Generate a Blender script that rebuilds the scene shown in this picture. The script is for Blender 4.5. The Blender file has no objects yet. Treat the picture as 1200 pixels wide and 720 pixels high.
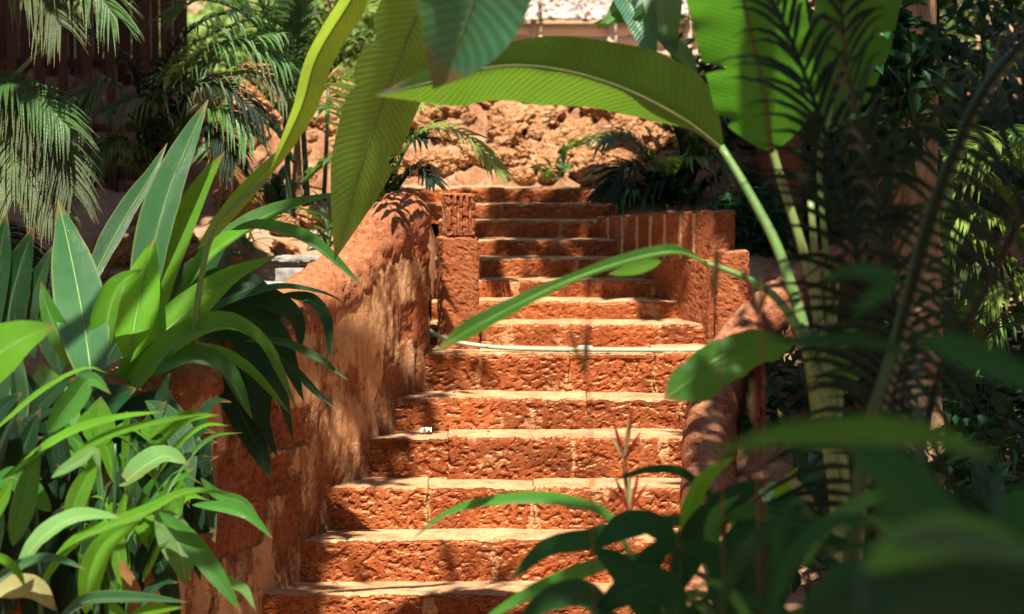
import bpy, math, random
from mathutils import Vector, Matrix, noise
R = math.radians
V = Vector
random.seed(11)
sc = bpy.context.scene
COL = sc.collection
H, F, HOR = 2.1, 2400.0, 165.0
PITCH = math.atan((360 - HOR) / F)
_up = V((0, math.sin(PITCH), math.cos(PITCH)))
_fw = V((0, math.cos(PITCH), -math.sin(PITCH)))
CAM = V((0, 0, H))


def P(px, py, Y):
    """the point at distance Y north of the camera that the photo shows at px, py"""
    d = V(((px - 600) / F, 0, 0)) + _up * (-(py - 360) / F) + _fw
    return CAM + d * (Y / d.y)


def lerp(a, b, t):
    return a + (b - a) * t


def clamp(x, a=0.0, b=1.0):
    return a if x < a else b if x > b else x


def sstep(a, b, x):
    t = clamp((x - a) / (b - a))
    return t * t * (3 - 2 * t)


def interp(tab, x):
    if x <= tab[0][0]:
        return tab[0][1]
    for (x0, y0), (x1, y1) in zip(tab, tab[1:]):
        if x <= x1:
            return lerp(y0, y1, (x - x0) / (x1 - x0))
    return tab[-1][1]


# ------------------------------------------------------------------ objects
def tag(o, label=None, cat=None, group=None, kind=None):
    if label: o['label'] = label
    if cat:
        o['category'] = cat
        o['kind'] = 'thing'
    if group: o['group'] = group
    if kind: o['kind'] = kind
    return o


def empty(name, loc, label, cat, group=None, rz=0):
    o = bpy.data.objects.new(name, None)
    COL.objects.link(o)
    o.location = loc
    o.rotation_euler = (0, 0, rz)
    o.empty_display_size = .1
    return tag(o, label, cat, group)


class MB:
    def __init__(self):
        self.v, self.f, self.uv, self.a = [], [], [], []

    def vert(self, p, uv=(0, 0), a=0.0):
        self.v.append(tuple(p)); self.uv.append(uv); self.a.append(a)
        return len(self.v) - 1

    def grid(self, rows, closed=False):
        """rows of (p, uv, a)"""
        ids = [[self.vert(*q) for q in r] for r in rows]
        for i in range(len(ids) - 1):
            n = len(ids[i])
            for j in range(n if closed else n - 1):
                k = (j + 1) % n
                self.f.append((ids[i][j], ids[i][k], ids[i + 1][k], ids[i + 1][j]))
        return ids

    def box(self, c, s, rz=0.0, tilt=None):
        M = Matrix.Rotation(rz, 3, 'Z')
        if tilt is not None: M = M @ tilt
        c = V(c); ids = []
        for x in (-.5, .5):
            for y in (-.5, .5):
                for z in (-.5, .5):
                    ids.append(self.vert(c + M @ V((x * s[0], y * s[1], z * s[2])), (x + .5, z + .5)))
        for q in ((0, 1, 3, 2), (4, 6, 7, 5), (0, 4, 5, 1), (2, 3, 7, 6), (0, 2, 6, 4), (1, 5, 7, 3)):
            self.f.append(tuple(ids[i] for i in q))

    def tube(self, pts, rad, n=8, wob=0.0, seed=0):
        rows = []
        L = len(pts)
        up = V((.31, .17, .93))
        for i, p in enumerate(pts):
            t = (pts[min(i + 1, L - 1)] - pts[max(i - 1, 0)]).normalized()
            s = t.cross(up)
            if s.length < .05: s = t.cross(V((1, 0, 0)))
            s.normalize(); b = s.cross(t)
            r = rad[i] if isinstance(rad, (list, tuple)) else rad
            row = []
            for k in range(n):
                a = 2 * math.pi * k / n
                d = s * math.cos(a) + b * math.sin(a)
                rr = r
                if wob:
                    rr = r * (1 + wob * noise.noise((p + d * r) * (1.0 / max(r, .01)) * .8 + V((seed, 0, 0))))
                row.append((p + d * rr, (k / n, i / max(1, L - 1)), 0))
            rows.append(row)
        ids = self.grid(rows, closed=True)
        for ring, rev in ((ids[0], False), (ids[-1], True)):
            self.f.append(tuple(ring if rev else ring[::-1]))

    def build(self, name, mat, parent=None, smooth=True, attr=None, bevel=0):
        me = bpy.data.meshes.new(name)
        org = V((0, 0, 0))
        vs = self.v
        if parent is not None:
            bpy.context.view_layer.update()
            inv = world_inv(parent)
            vs = [tuple(inv @ V(p)) for p in vs]
        me.from_pydata(vs, [], self.f)
        ul = me.uv_layers.new(name='UVMap')
        vi = [0] * len(me.loops)
        me.loops.foreach_get('vertex_index', vi)
        flat = []
        for i in vi:
            flat.extend(self.uv[i])
        ul.data.foreach_set('uv', flat)
        if attr:
            at = me.attributes.new(attr, 'FLOAT', 'POINT')
            at.data.foreach_set('value', self.a)
        if smooth:
            me.polygons.foreach_set('use_smooth', [True] * len(me.polygons))
        me.materials.append(mat)
        me.update()
        o = bpy.data.objects.new(name, me)
        COL.objects.link(o)
        if parent is not None: o.parent = parent
        if bevel:
            b = o.modifiers.new('bevel', 'BEVEL'); b.width = bevel; b.segments = 2; b.limit_method = 'ANGLE'
        return o


def world_inv(o):
    M = Matrix.Identity(4)
    while o is not None:
        M = o.matrix_basis @ M
        o = o.parent
    return M.inverted()


def crom(pts, n):
    """Catmull-Rom through the points, n samples evenly spread over the chord length"""
    if len(pts) == 2:
        return [pts[0].lerp(pts[1], i / (n - 1)) for i in range(n)]
    ext = [pts[0] * 2 - pts[1]] + list(pts) + [pts[-1] * 2 - pts[-2]]
    ds = [0]
    for a, b in zip(pts, pts[1:]):
        ds.append(ds[-1] + max((b - a).length, 1e-6))
    out = []
    for i in range(n):
        s = ds[-1] * i / (n - 1)
        k = 0
        while k < len(ds) - 2 and s > ds[k + 1]: k += 1
        t = (s - ds[k]) / (ds[k + 1] - ds[k])
        a, b, c, d = ext[k:k + 4]
        out.append(.5 * ((2 * b) + (c - a) * t + (2 * a - 5 * b + 4 * c - d) * t * t + (3 * b - a - 3 * c + d) * t ** 3))
    return out


# ------------------------------------------------------------------ materials
def newmat(name):
    m = bpy.data.materials.new(name)
    m.use_nodes = True
    nt = m.node_tree
    nt.nodes.clear()
    return m, nt


class NT:
    def __init__(self, nt): self.t = nt
    def n(self, typ, **kw):
        x = self.t.nodes.new(typ)
        for k, v in kw.items():
            if hasattr(x, k) and k not in x.inputs: setattr(x, k, v)
        return x
    def link(self, a, b): self.t.links.new(a, b)
    def val(self, sock, v):
        if hasattr(v, 'is_output') or isinstance(v, bpy.types.NodeSocket): self.link(v, sock)
        else: sock.default_value = v
    def math(self, op, a, b=0.0, c=None, cl=False):
        x = self.t.nodes.new('ShaderNodeMath'); x.operation = op; x.use_clamp = cl
        self.val(x.inputs[0], a); self.val(x.inputs[1], b)
        if c is not None: self.val(x.inputs[2], c)
        return x.outputs[0]
    def mix(self, f, a, b, blend='MIX'):
        x = self.t.nodes.new('ShaderNodeMix'); x.data_type = 'RGBA'; x.blend_type = blend
        self.val(x.inputs[0], f)
        for s, v in ((x.inputs[6], a), (x.inputs[7], b)):
            if isinstance(v, (tuple, list)): v = (*v, 1) if len(v) == 3 else v
            self.val(s, v)
        return x.outputs[2]
    def noise(self, co, scale, detail=4, rough=.55, dist=0.0):
        x = self.t.nodes.new('ShaderNodeTexNoise')
        if co is not None: self.link(co, x.inputs['Vector'])
        x.inputs['Scale'].default_value = scale; x.inputs['Detail'].default_value = detail
        x.inputs['Roughness'].default_value = rough; x.inputs['Distortion'].default_value = dist
        return x.outputs['Fac']
    def voro(self, co, scale, feat='F1', rnd=1.0):
        x = self.t.nodes.new('ShaderNodeTexVoronoi'); x.feature = feat
        self.link(co, x.inputs['Vector']); x.inputs['Scale'].default_value = scale
        x.inputs['Randomness'].default_value = rnd
        return x.outputs['Distance']
    def ramp(self, f, stops, interp='LINEAR'):
        x = self.t.nodes.new('ShaderNodeValToRGB'); x.color_ramp.interpolation = interp
        e = x.color_ramp.elements
        while len(e) < len(stops): e.new(.5)
        for i, (p, c) in enumerate(stops):
            e[i].position = p
            e[i].color = (*c, 1) if len(c) == 3 else c
        self.val(x.inputs[0], f)
        return x.outputs[0]
    def maprange(self, v, a, b, c=0.0, d=1.0):
        x = self.t.nodes.new('ShaderNodeMapRange')
        self.val(x.inputs[0], v)
        for i, k in enumerate((a, b, c, d)): x.inputs[i + 1].default_value = k
        return x.outputs[0]
    def bump(self, h, strength, dist, normal=None):
        x = self.t.nodes.new('ShaderNodeBump')
        self.link(h, x.inputs['Height']); x.inputs['Strength'].default_value = strength
        x.inputs['Distance'].default_value = dist
        if normal is not None: self.link(normal, x.inputs['Normal'])
        return x.outputs[0]
    def coord(self, which='Object', scale=None):
        x = self.t.nodes.new('ShaderNodeTexCoord')
        o = x.outputs[which]
        if scale:
            mp = self.t.nodes.new('ShaderNodeMapping'); mp.inputs['Scale'].default_value = scale
            self.link(o, mp.inputs['Vector']); o = mp.outputs[0]
        return o
    def attr(self, name):
        x = self.t.nodes.new('ShaderNodeAttribute'); x.attribute_name = name
        return x.outputs['Fac']
    def normal_z(self):
        g = self.t.nodes.new('ShaderNodeNewGeometry'); s = self.t.nodes.new('ShaderNodeSeparateXYZ')
        self.link(g.outputs['True Normal'], s.inputs[0]); return s.outputs[2]
    def out(self, bsdf):
        o = self.t.nodes.new('ShaderNodeOutputMaterial'); self.link(bsdf, o.inputs['Surface'])
    def pbsdf(self, col, rough=.8, spec=.3, normal=None):
        b = self.t.nodes.new('ShaderNodeBsdfPrincipled')
        if isinstance(col, (tuple, list)): col = (*col, 1)
        self.val(b.inputs['Base Color'], col); self.val(b.inputs['Roughness'], rough)
        b.inputs['Specular IOR Level'].default_value = spec
        if normal is not None: self.link(normal, b.inputs['Normal'])
        return b.outputs[0]


def mat_laterite(name, dark=(.10, .024, .009), mid=(.39, .105, .026), light=(.50, .175, .052), dust=(.50, .255, .115),
                 dusty=1.0, mortar=(.46, .235, .105), pit=1.0, tint=False):
    m, nt = newmat(name); N = NT(nt)
    co = N.coord('Object')
    big = N.noise(co, 3.2, 5, .6)
    fine = N.noise(co, 38, 6, .65)
    col = N.ramp(N.math('ADD', N.math('MULTIPLY', big, .5), N.math('MULTIPLY', fine, .5)),
                 [(.30, dark), (.44, tuple(lerp(a, b, .7) for a, b in zip(dark, mid))), (.52, mid), (.68, light)])
    if tint:
        s = N.n('ShaderNodeSeparateXYZ'); N.link(N.coord('UV'), s.inputs[0])
        col = N.mix(N.maprange(s.outputs[0], 0, 1, 0, .95), col, tuple(lerp(a, b, .35) * .9 for a, b in zip(dark, mid)))
        col = N.mix(N.maprange(s.outputs[1], 0, 1, 0, .55), col, light)
    wob = N.n('ShaderNodeVectorMath'); wob.operation = 'ADD'
    nv = N.n('ShaderNodeTexNoise'); N.link(co, nv.inputs['Vector']); nv.inputs['Scale'].default_value = 30
    sv = N.n('ShaderNodeVectorMath'); sv.operation = 'SCALE'; N.link(nv.outputs['Color'], sv.inputs[0]); sv.inputs['Scale'].default_value = .035
    N.link(co, wob.inputs[0]); N.link(sv.outputs[0], wob.inputs[1])
    pits = N.voro(wob.outputs[0], 58)
    pits2 = N.voro(wob.outputs[0], 125)
    pm = N.math('MULTIPLY', N.maprange(pits, .08, .34, 1, 0), N.maprange(N.noise(co, 13, 4, .7), .42, .56))
    pm = N.math('MAXIMUM', pm, N.math('MULTIPLY', N.maprange(pits2, .1, .4, 1, 0), N.maprange(N.noise(co, 24, 3), .48, .6)))
    col = N.mix(N.math('MULTIPLY', pm, .92 * pit, cl=True), col, tuple(c * .4 for c in dark))
    mo = N.maprange(N.math('ADD', N.attr('mortar'), N.math('MULTIPLY', N.math('SUBTRACT', fine, .5), .8)), .42, .60)
    mcol = N.mix(N.noise(co, 12, 4), tuple(c * .75 for c in mortar), tuple(min(1, c * 1.2) for c in mortar))
    col = N.mix(mo, col, mcol)
    up = N.maprange(N.normal_z(), .62, .92)
    dm = N.math('MULTIPLY', up, N.maprange(N.noise(co, 7, 6, .7), .25, .58, .25, dusty), cl=True)
    dcol = N.mix(N.maprange(N.math('ADD', N.math('MULTIPLY', N.noise(co, 26, 6, .75), .6), N.math('MULTIPLY', N.noise(co, 4, 4, .6), .4)), .36, .62), tuple(c * .58 for c in dust), tuple(c * 1.12 for c in dust))
    col = N.mix(dm, col, dcol)
    h = N.math('SUBTRACT', N.math('ADD', fine, N.math('MULTIPLY', N.noise(co, 150, 5, .75), .7)), N.math('MULTIPLY', pm, .9))
    nrm = N.bump(h, .6, .014)
    N.out(N.pbsdf(col, .92, .12, nrm))
    return m


def mat_plaster(name):
    """old lime plaster flaking off laterite blocks; attribute mortar = 1 where plaster still holds"""
    m, nt = newmat(name); N = NT(nt)
    co = N.coord('Object'); cs = N.coord('Object', (1, 1, .28))
    fine = N.noise(co, 42, 6, .68); streak = N.noise(cs, 13, 6, .65, .6)
    msk = N.math('ADD', N.attr('mortar'), N.math('ADD', N.math('MULTIPLY', N.math('SUBTRACT', fine, .5), .65),
                                                N.math('MULTIPLY', N.math('SUBTRACT', streak, .5), 1.1)))
    mk = N.maprange(msk, .36, .66)
    rock = N.ramp(N.math('ADD', N.math('MULTIPLY', fine, .6), N.math('MULTIPLY', N.noise(co, 5, 4), .4)),
                  [(.3, (.08, .022, .012)), (.48, (.27, .078, .032)), (.68, (.42, .15, .06))])
    pl = N.ramp(N.math('ADD', N.math('MULTIPLY', streak, .7), N.math('MULTIPLY', fine, .3)),
                [(.3, (.34, .125, .045)), (.48, (.50, .24, .105)), (.62, (.58, .33, .17)), (.75, (.42, .17, .06))])
    col = N.mix(mk, rock, pl)
    h = N.math('ADD', N.math('MULTIPLY', mk, .8), N.math('ADD', N.math('MULTIPLY', fine, .7), N.math('MULTIPLY', streak, .35)))
    N.out(N.pbsdf(col, .9, .15, N.bump(h, .95, .02)))
    return m


def mat_leaf(name, base, trans=None, tw=.4, rough=.38, spec=.5, veins=60, slope=1.2, mid=(.35, .45, .12), midw=.018,
             vein_amt=.42, edge=None, bump=.6, tips=.85, spots=0.0, spotcol=(.30, .16, .04)):
    m, nt = newmat(name); N = NT(nt)
    uv = N.coord('UV'); s = N.n('ShaderNodeSeparateXYZ'); N.link(uv, s.inputs[0])
    u, v = s.outputs[0], s.outputs[1]
    du = N.math('ABSOLUTE', N.math('SUBTRACT', u, .5))
    ob = N.coord('Object')
    info = N.n('ShaderNodeObjectInfo')
    ph = N.math('SUBTRACT', N.math('MULTIPLY', v, veins), N.math('MULTIPLY', du, veins * slope * .25))
    ph = N.math('ADD', ph, N.math('MULTIPLY', N.noise(ob, 6, 2), .8))
    w = N.math('SINE', N.math('MULTIPLY', ph, 6.2832))
    w2 = N.math('SINE', N.math('MULTIPLY', ph, 6.2832 * 3.3))
    wave = N.math('ADD', N.math('MULTIPLY', w, .6), N.math('MULTIPLY', w2, .4))
    large = N.noise(ob, 5, 3)
    fac = N.math('ADD', N.math('MULTIPLY', wave, vein_amt * .5), N.math('MULTIPLY', N.math('SUBTRACT', large, .5), .9))
    fac = N.math('ADD', fac, N.math('MULTIPLY', N.math('SUBTRACT', info.outputs['Random'], .5), .7))
    fac = N.math('ADD', fac, .5, cl=True)
    lo = tuple(c * .62 for c in base); hi = tuple(min(1, c * 1.42) for c in base)
    col = N.mix(fac, lo, hi)
    if edge:
        col = N.mix(N.maprange(du, .44, .5), col, edge)
    if spots:
        col = N.mix(N.math('MULTIPLY', N.maprange(N.noise(ob, 9, 5, .7), .60, .68), spots, cl=True), col, spotcol)
    if tips:
        tipm = N.maprange(N.math('ADD', N.math('ADD', v, N.math('MULTIPLY', du, .10)), N.math('MULTIPLY', N.noise(ob, 17, 4, .7), .10)), .985, 1.03)
        ed = N.math('MULTIPLY', N.maprange(N.math('ADD', du, N.math('MULTIPLY', N.noise(ob, 30, 3), .05)), .512, .53), .8)
        sp = N.math('MULTIPLY', N.maprange(N.voro(ob, 24), .05, .09, 1, 0), N.maprange(N.noise(ob, 5, 2), .5, .55))
        col = N.mix(N.math('MULTIPLY', N.math('MAXIMUM', N.math('MAXIMUM', tipm, ed), sp), tips, cl=True), col, (.20, .115, .035))
    mk = N.maprange(du, midw * .6, midw * 1.3, 1, 0)
    col = N.mix(N.math('MULTIPLY', mk, .8), col, mid)
    nrm = N.bump(N.math('ADD', wave, N.math('MULTIPLY', mk, 1.5)), bump, .004)
    rg = N.maprange(N.noise(ob, 14, 3), .3, .7, rough * .8, rough * 1.35)
    b = N.pbsdf(col, rg, spec, nrm)
    tr = N.n('ShaderNodeBsdfTranslucent')
    tcol = N.mix(fac, tuple(c * .7 for c in trans), tuple(min(1, c * 1.3) for c in trans)) if trans else col
    tcol = N.mix(N.math('MULTIPLY', mk, .75), tcol, tuple(c * .25 for c in (trans or base)))
    N.link(tcol, tr.inputs['Color']); N.link(nrm, tr.inputs['Normal'])
    mx = N.n('ShaderNodeMixShader'); mx.inputs[0].default_value = tw
    N.link(b, mx.inputs[1]); N.link(tr.outputs[0], mx.inputs[2])
    N.out(mx.outputs[0])
    return m


def mat_simple(name, a, b, scale=8, rough=.8, spec=.3, bump=.3, dist=.01, stretch=None, detail=5):
    m, nt = newmat(name); N = NT(nt)
    co = N.coord('Object', stretch)
    n1 = N.noise(co, scale, detail, .65); n2 = N.noise(co, scale * 4.7, 4, .6)
    f = N.maprange(N.math('ADD', N.math('MULTIPLY', n1, .65), N.math('MULTIPLY', n2, .35)), .32, .68)
    N.out(N.pbsdf(N.mix(f, a, b), rough, spec, N.bump(N.math('ADD', n1, N.math('MULTIPLY', n2, .6)), bump, dist)))
    return m


M = {}
M['step'] = mat_laterite('laterite_step', dark=(.075, .020, .009), mid=(.33, .083, .025), light=(.46, .165, .056), dust=(.60, .36, .19), tint=True)
M['block'] = mat_laterite('laterite_block', dark=(.07, .02, .010), mid=(.29, .085, .032), light=(.42, .165, .068), dusty=.75, mortar=(.50, .30, .16))
M['cap'] = mat_laterite('weathered_coping', dark=(.10, .03, .016), mid=(.34, .115, .05), light=(.47, .21, .105), dust=(.46, .22, .115), dusty=.55)
M['capdark'] = mat_laterite('dark_brown_coping', dark=(.06, .018, .010), mid=(.27, .085, .040), light=(.40, .17, .085), dust=(.46, .25, .14), dusty=.6, mortar=(.34, .15, .075))  # browns darker than the left coping
M['plaster_dark'] = mat_laterite('dark_brown_face', dark=(.03, .013, .009), mid=(.18, .06, .03), light=(.28, .12, .06), dusty=.3, mortar=(.28, .13, .065))  # darkest of the laterite browns, for the curved wall body
M['plaster'] = mat_plaster('flaking_plaster')
M['rock'] = mat_laterite('rubble_rock', dark=(.14, .05, .025), mid=(.45, .215, .095), light=(.58, .34, .17), dust=(.58, .37, .20), dusty=.9, pit=.7)
M['soil'] = mat_laterite('red_soil', dark=(.08, .03, .015), mid=(.25, .11, .055), light=(.44, .26, .15), dust=(.48, .31, .19), dusty=.7, pit=.4)
# leaves
M['lf_bright'] = mat_leaf('leaf_bright', (.115, .33, .020), (.26, .66, .02), .45, .30, .55, 46, 1.6, (.34, .50, .10))
M['lf_mid'] = mat_leaf('leaf_mid', (.050, .20, .024), (.15, .46, .02), .34, .33, .85, 46, 1.6, (.24, .38, .12))
M['lf_cool'] = mat_leaf('leaf_cool', (.032, .110, .036), (.10, .30, .04), .22, .34, 1.0, 50, 1.8, (.22, .36, .16), edge=(.16, .24, .08))
M['lf_pale'] = mat_leaf('leaf_pale', (.14, .30, .085), (.25, .5, .09), .3, .34, .5, 40, 1.4, (.45, .5, .25), spots=.5)
M['lf_yellow'] = mat_leaf('leaf_yellow', (.42, .40, .17), (.5, .48, .14), .35, .45, .35, 40, 1.4, (.5, .45, .15), spots=.8)
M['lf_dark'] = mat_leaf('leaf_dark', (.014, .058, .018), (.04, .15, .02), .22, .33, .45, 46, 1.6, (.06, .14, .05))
M['lf_deep_shade'] = mat_leaf('leaf_deep_shade', (.008, .036, .012), (.02, .08, .015), .2, .38, .35, 46, 1.6, (.04, .09, .035))  # green darkened to carry the shade deep among the leaves
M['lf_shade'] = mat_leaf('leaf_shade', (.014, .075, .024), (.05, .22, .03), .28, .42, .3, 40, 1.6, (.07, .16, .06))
M['lf_dry'] = mat_leaf('leaf_dry', (.34, .17, .06), (.34, .17, .05), .2, .7, .15, 30, 1.2, (.40, .24, .1))
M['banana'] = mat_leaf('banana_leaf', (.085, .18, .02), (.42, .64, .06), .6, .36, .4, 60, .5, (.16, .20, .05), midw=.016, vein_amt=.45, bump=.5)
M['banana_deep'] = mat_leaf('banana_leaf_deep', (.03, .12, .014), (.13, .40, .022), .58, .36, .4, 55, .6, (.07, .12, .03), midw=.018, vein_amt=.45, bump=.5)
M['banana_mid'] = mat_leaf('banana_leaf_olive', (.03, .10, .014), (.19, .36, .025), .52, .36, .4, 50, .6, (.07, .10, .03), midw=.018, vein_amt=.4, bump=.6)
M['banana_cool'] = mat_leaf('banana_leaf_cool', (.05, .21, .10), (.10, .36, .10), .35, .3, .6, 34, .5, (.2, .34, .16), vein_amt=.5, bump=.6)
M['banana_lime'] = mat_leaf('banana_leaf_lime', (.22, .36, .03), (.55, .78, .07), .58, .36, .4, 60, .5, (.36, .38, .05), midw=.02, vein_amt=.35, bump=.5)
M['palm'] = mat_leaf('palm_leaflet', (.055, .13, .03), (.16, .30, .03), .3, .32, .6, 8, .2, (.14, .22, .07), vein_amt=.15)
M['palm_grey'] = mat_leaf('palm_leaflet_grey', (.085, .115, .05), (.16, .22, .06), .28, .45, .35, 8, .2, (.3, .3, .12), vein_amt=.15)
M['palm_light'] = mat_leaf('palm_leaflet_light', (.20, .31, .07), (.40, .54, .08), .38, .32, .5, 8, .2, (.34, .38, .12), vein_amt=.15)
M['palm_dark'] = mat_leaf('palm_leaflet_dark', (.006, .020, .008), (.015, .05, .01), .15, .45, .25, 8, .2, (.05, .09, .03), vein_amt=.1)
M['tree_leaf'] = mat_leaf('tree_leaf', (.045, .10, .022), (.15, .28, .03), .35, .45, .3, 10, 1, (.1, .16, .05))
M['tree_lime'] = mat_leaf('tree_leaf_lime', (.20, .30, .08), (.38, .50, .12), .4, .5, .3, 10, 1, (.3, .38, .1))
M['red'] = mat_leaf('red_bract', (.26, .03, .02), (.34, .05, .02), .3, .4, .4, 10, 1, (.5, .1, .04))
M['stalk'] = mat_simple('green_stalk', (.065, .14, .028), (.15, .25, .07), 12, .42, .45, .15, .004, (1, 1, .2))
M['stalk_pale'] = mat_simple('pale_banana_stalk', (.10, .14, .038), (.24, .30, .10), 14, .42, .45, .2, .004, (1, 1, .18))
M['rib_dark'] = mat_simple('shaded_midrib', (.05, .055, .016), (.09, .10, .03), 12, .45, .4, .15, .004, (1, 1, .2))  # backlit darkness of the banana midribs put into their colour
M['stalk_dark'] = mat_simple('dark_stalk', (.016, .042, .016), (.035, .085, .03), 10, .42, .4, .15, .004, (1, 1, .2))
M['bark'] = mat_simple('pale_brown_bark', (.10, .05, .025), (.44, .27, .15), 9, .9, .15, .9, .03, (1, 1, .3))
M['bark_red'] = mat_simple('red_brown_bark', (.10, .03, .016), (.26, .09, .045), 7, .9, .15, .6, .02, (1, 1, .2))
M['bark_dark'] = mat_simple('dark_bark', (.02, .014, .009), (.07, .045, .028), 9, .9, .15, .7, .02, (1, 1, .25))
M['timber'] = mat_simple('dark_stained_timber', (.030, .013, .009), (.085, .032, .018), 10, .7, .25, .3, .004, (1, 1, .12))
M['timber_tan'] = mat_simple('tan_boards', (.40, .28, .18), (.54, .40, .28), 10, .75, .25, .3, .004, (.12, 1, 1))
M['pale_stone'] = mat_simple('pale_stone', (.46, .40, .36), (.70, .62, .56), 6, .85, .2, .6, .02)
M['slate'] = mat_simple('grey_slab', (.14, .125, .11), (.36, .33, .29), 9, .8, .25, .4, .006)
M['hose'] = mat_simple('faded_green_hose', (.20, .27, .15), (.34, .40, .24), 14, .45, .4, .1, .002)
M['litter'] = mat_simple('white_scrap', (.6, .58, .54), (.75, .73, .7), 20, .8, .2, .4, .004)
M['terra'] = mat_simple('terracotta', (.40, .15, .08), (.56, .26, .16), 12, .8, .2, .3, .004)
# ------------------------------------------------------------------ leaves
def prof_lance(t):          # broad below the middle, long drawn-out tip
    return max(.02, (math.sin(math.pi * clamp(t) ** .80)) ** .85) if 0 < t < 1 else .02
def prof_strap(t):
    return max(.02, min(1, t * 6 + .35) * (1 - clamp((t - .45) / .55) ** 2.0))
def prof_banana(t):
    return max(.02, min(1, (t * 7) ** .6) * (1 - clamp((t - .72) / .28) ** 2.6))
def prof_par(t):            # full width from the start (the base lies outside the picture)
    return max(.02, (1 - clamp((t - .6) / .4) ** 2.4))
PROF = dict(lance=prof_lance, strap=prof_strap, banana=prof_banana, par=prof_par)


def leaf_into(mb, path, w, nrm, prof='lance', fold=.35, ripple=.0, nseg=18, nu=6, roll=(0, 0), asym=(1, 1), curl=0.0, seed=0.0, tears=()):
    pts = crom(path, nseg + 1)
    pf = PROF[prof]
    rows = []
    nrm = V(nrm).normalized()
    for i, p in enumerate(pts):
        t = i / nseg
        T = (pts[min(i + 1, nseg)] - pts[max(i - 1, 0)]).normalized()
        S = T.cross(nrm)
        if S.length < .08: S = T.cross(V((.3, -.4, .8)))
        S.normalize(); Nn = S.cross(T)
        r = R(lerp(roll[0], roll[1], t))
        S, Nn = S * math.cos(r) + Nn * math.sin(r), Nn * math.cos(r) - S * math.sin(r)
        ww = (interp(w, t) if isinstance(w, (list, tuple)) else w) * .5 * pf(t)
        row = []
        for j in range(nu + 1):
            u = -1 + 2 * j / nu
            au = abs(u)
            wu = asym[0] if u < 0 else asym[1]
            wu = ww * (interp(wu, t) if isinstance(wu, list) else wu)
            for (tt, sd, amt) in tears:
                if sd * u > 0: wu *= 1 - amt * math.exp(-((t - tt) / .012) ** 2)
            fo = (fold if not isinstance(fold, tuple) else fold[0] if u < 0 else fold[1]) + curl * au
            off = S * (math.copysign(1, u) * au * wu * math.cos(fo)) + Nn * (au * wu * math.sin(fo))
            if ripple:
                off += Nn * ripple * ww * au * au * (math.sin(t * 23 + seed + (2 if u > 0 else 0)) * .6 + math.sin(t * 51 + seed * 3 + u) * .4)
            row.append((p + off, (.5 + u * .5, t), 0))
        rows.append(row)
    mb.grid(rows)
    return pts


CAMN = V((0, -1, .55))
UNDER = V((0, -1, -.5))


def L(par, mat, pts, d, w, prof='lance', n=None, fold=.3, ripple=.05, roll=(0, 0), d1=None, name='leaf', rib=None, ribmat='stalk', nseg=18, **k):
    """one leaf part; pts in photo pixels, base first, lying d..d1 metres away; w = blade width in pixels"""
    d1 = d if d1 is None else d1
    m = len(pts) - 1
    path = [P(x, y, lerp(d, d1, i / m)) for i, (x, y) in enumerate(pts)]
    sc_ = (d + d1) / 2 / F
    ww = [(t, q * sc_) for t, q in w] if isinstance(w, (list, tuple)) else w * sc_
    mb = MB()
    pp = leaf_into(mb, path, ww, n or CAMN, prof, fold, ripple, nseg, roll=roll, seed=pts[0][0] * .7 + pts[-1][1], **k)
    o = mb.build(name, M[mat], par)
    if rib:
        mb = MB()
        rr = rib * sc_ * .5
        mb.tube(pp, [rr * (1 - .8 * i / (len(pp) - 1)) for i in range(len(pp))], 6)
        mb.build('midrib', M[ribmat], o)
    return o


def stem(par, mat, pts, d, w, name='stem', d1=None, w1=None, n=14, wob=0.0):
    d1 = d if d1 is None else d1
    m = len(pts) - 1
    path = crom([P(x, y, lerp(d, d1, i / m)) for i, (x, y) in enumerate(pts)], n)
    a = w * d / F * .5; b = (w if w1 is None else w1) * d1 / F * .5
    mb = MB()
    mb.tube(path, [lerp(a, b, i / (n - 1)) for i in range(n)], 10, wob, pts[0][0])
    return mb.build(name, M[mat], par)


def arc_path(base, az, elev, length, grav, n=6):
    """a leaf's line: leaves base at an elevation, bends over under its weight"""
    p = V(base); out = [p.copy()]
    e = elev
    for i in range(n):
        d = V((math.cos(az) * math.cos(e), math.sin(az) * math.cos(e), math.sin(e)))
        p = p + d * (length / n)
        out.append(p.copy())
        e -= grav / n
    return out


def tuft(par, base, n, length, width, mats, elev=(50, 80), grav=(40, 110), az=(0, 360), spread=.06, prof='lance', rnd=None, name='leaf', fold=.35):
    rnd = rnd or random
    for i in range(n):
        a = R(rnd.uniform(*az)); ln = rnd.uniform(*length)
        b = V(base) + V((rnd.uniform(-spread, spread), rnd.uniform(-spread, spread), rnd.uniform(-.02, .08)))
        path = arc_path(b, a, R(rnd.uniform(*elev)), ln, R(rnd.uniform(*grav)))
        mb = MB()
        leaf_into(mb, path, rnd.uniform(*width), V((-math.cos(a) * .4, -math.sin(a) * .4, 1)), prof, fold, .06, 14, 4,
                  roll=(rnd.uniform(-25, 25), rnd.uniform(-50, 50)), seed=i * 1.7)
        mb.build(name, M[rnd.choice(mats)], par)


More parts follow.
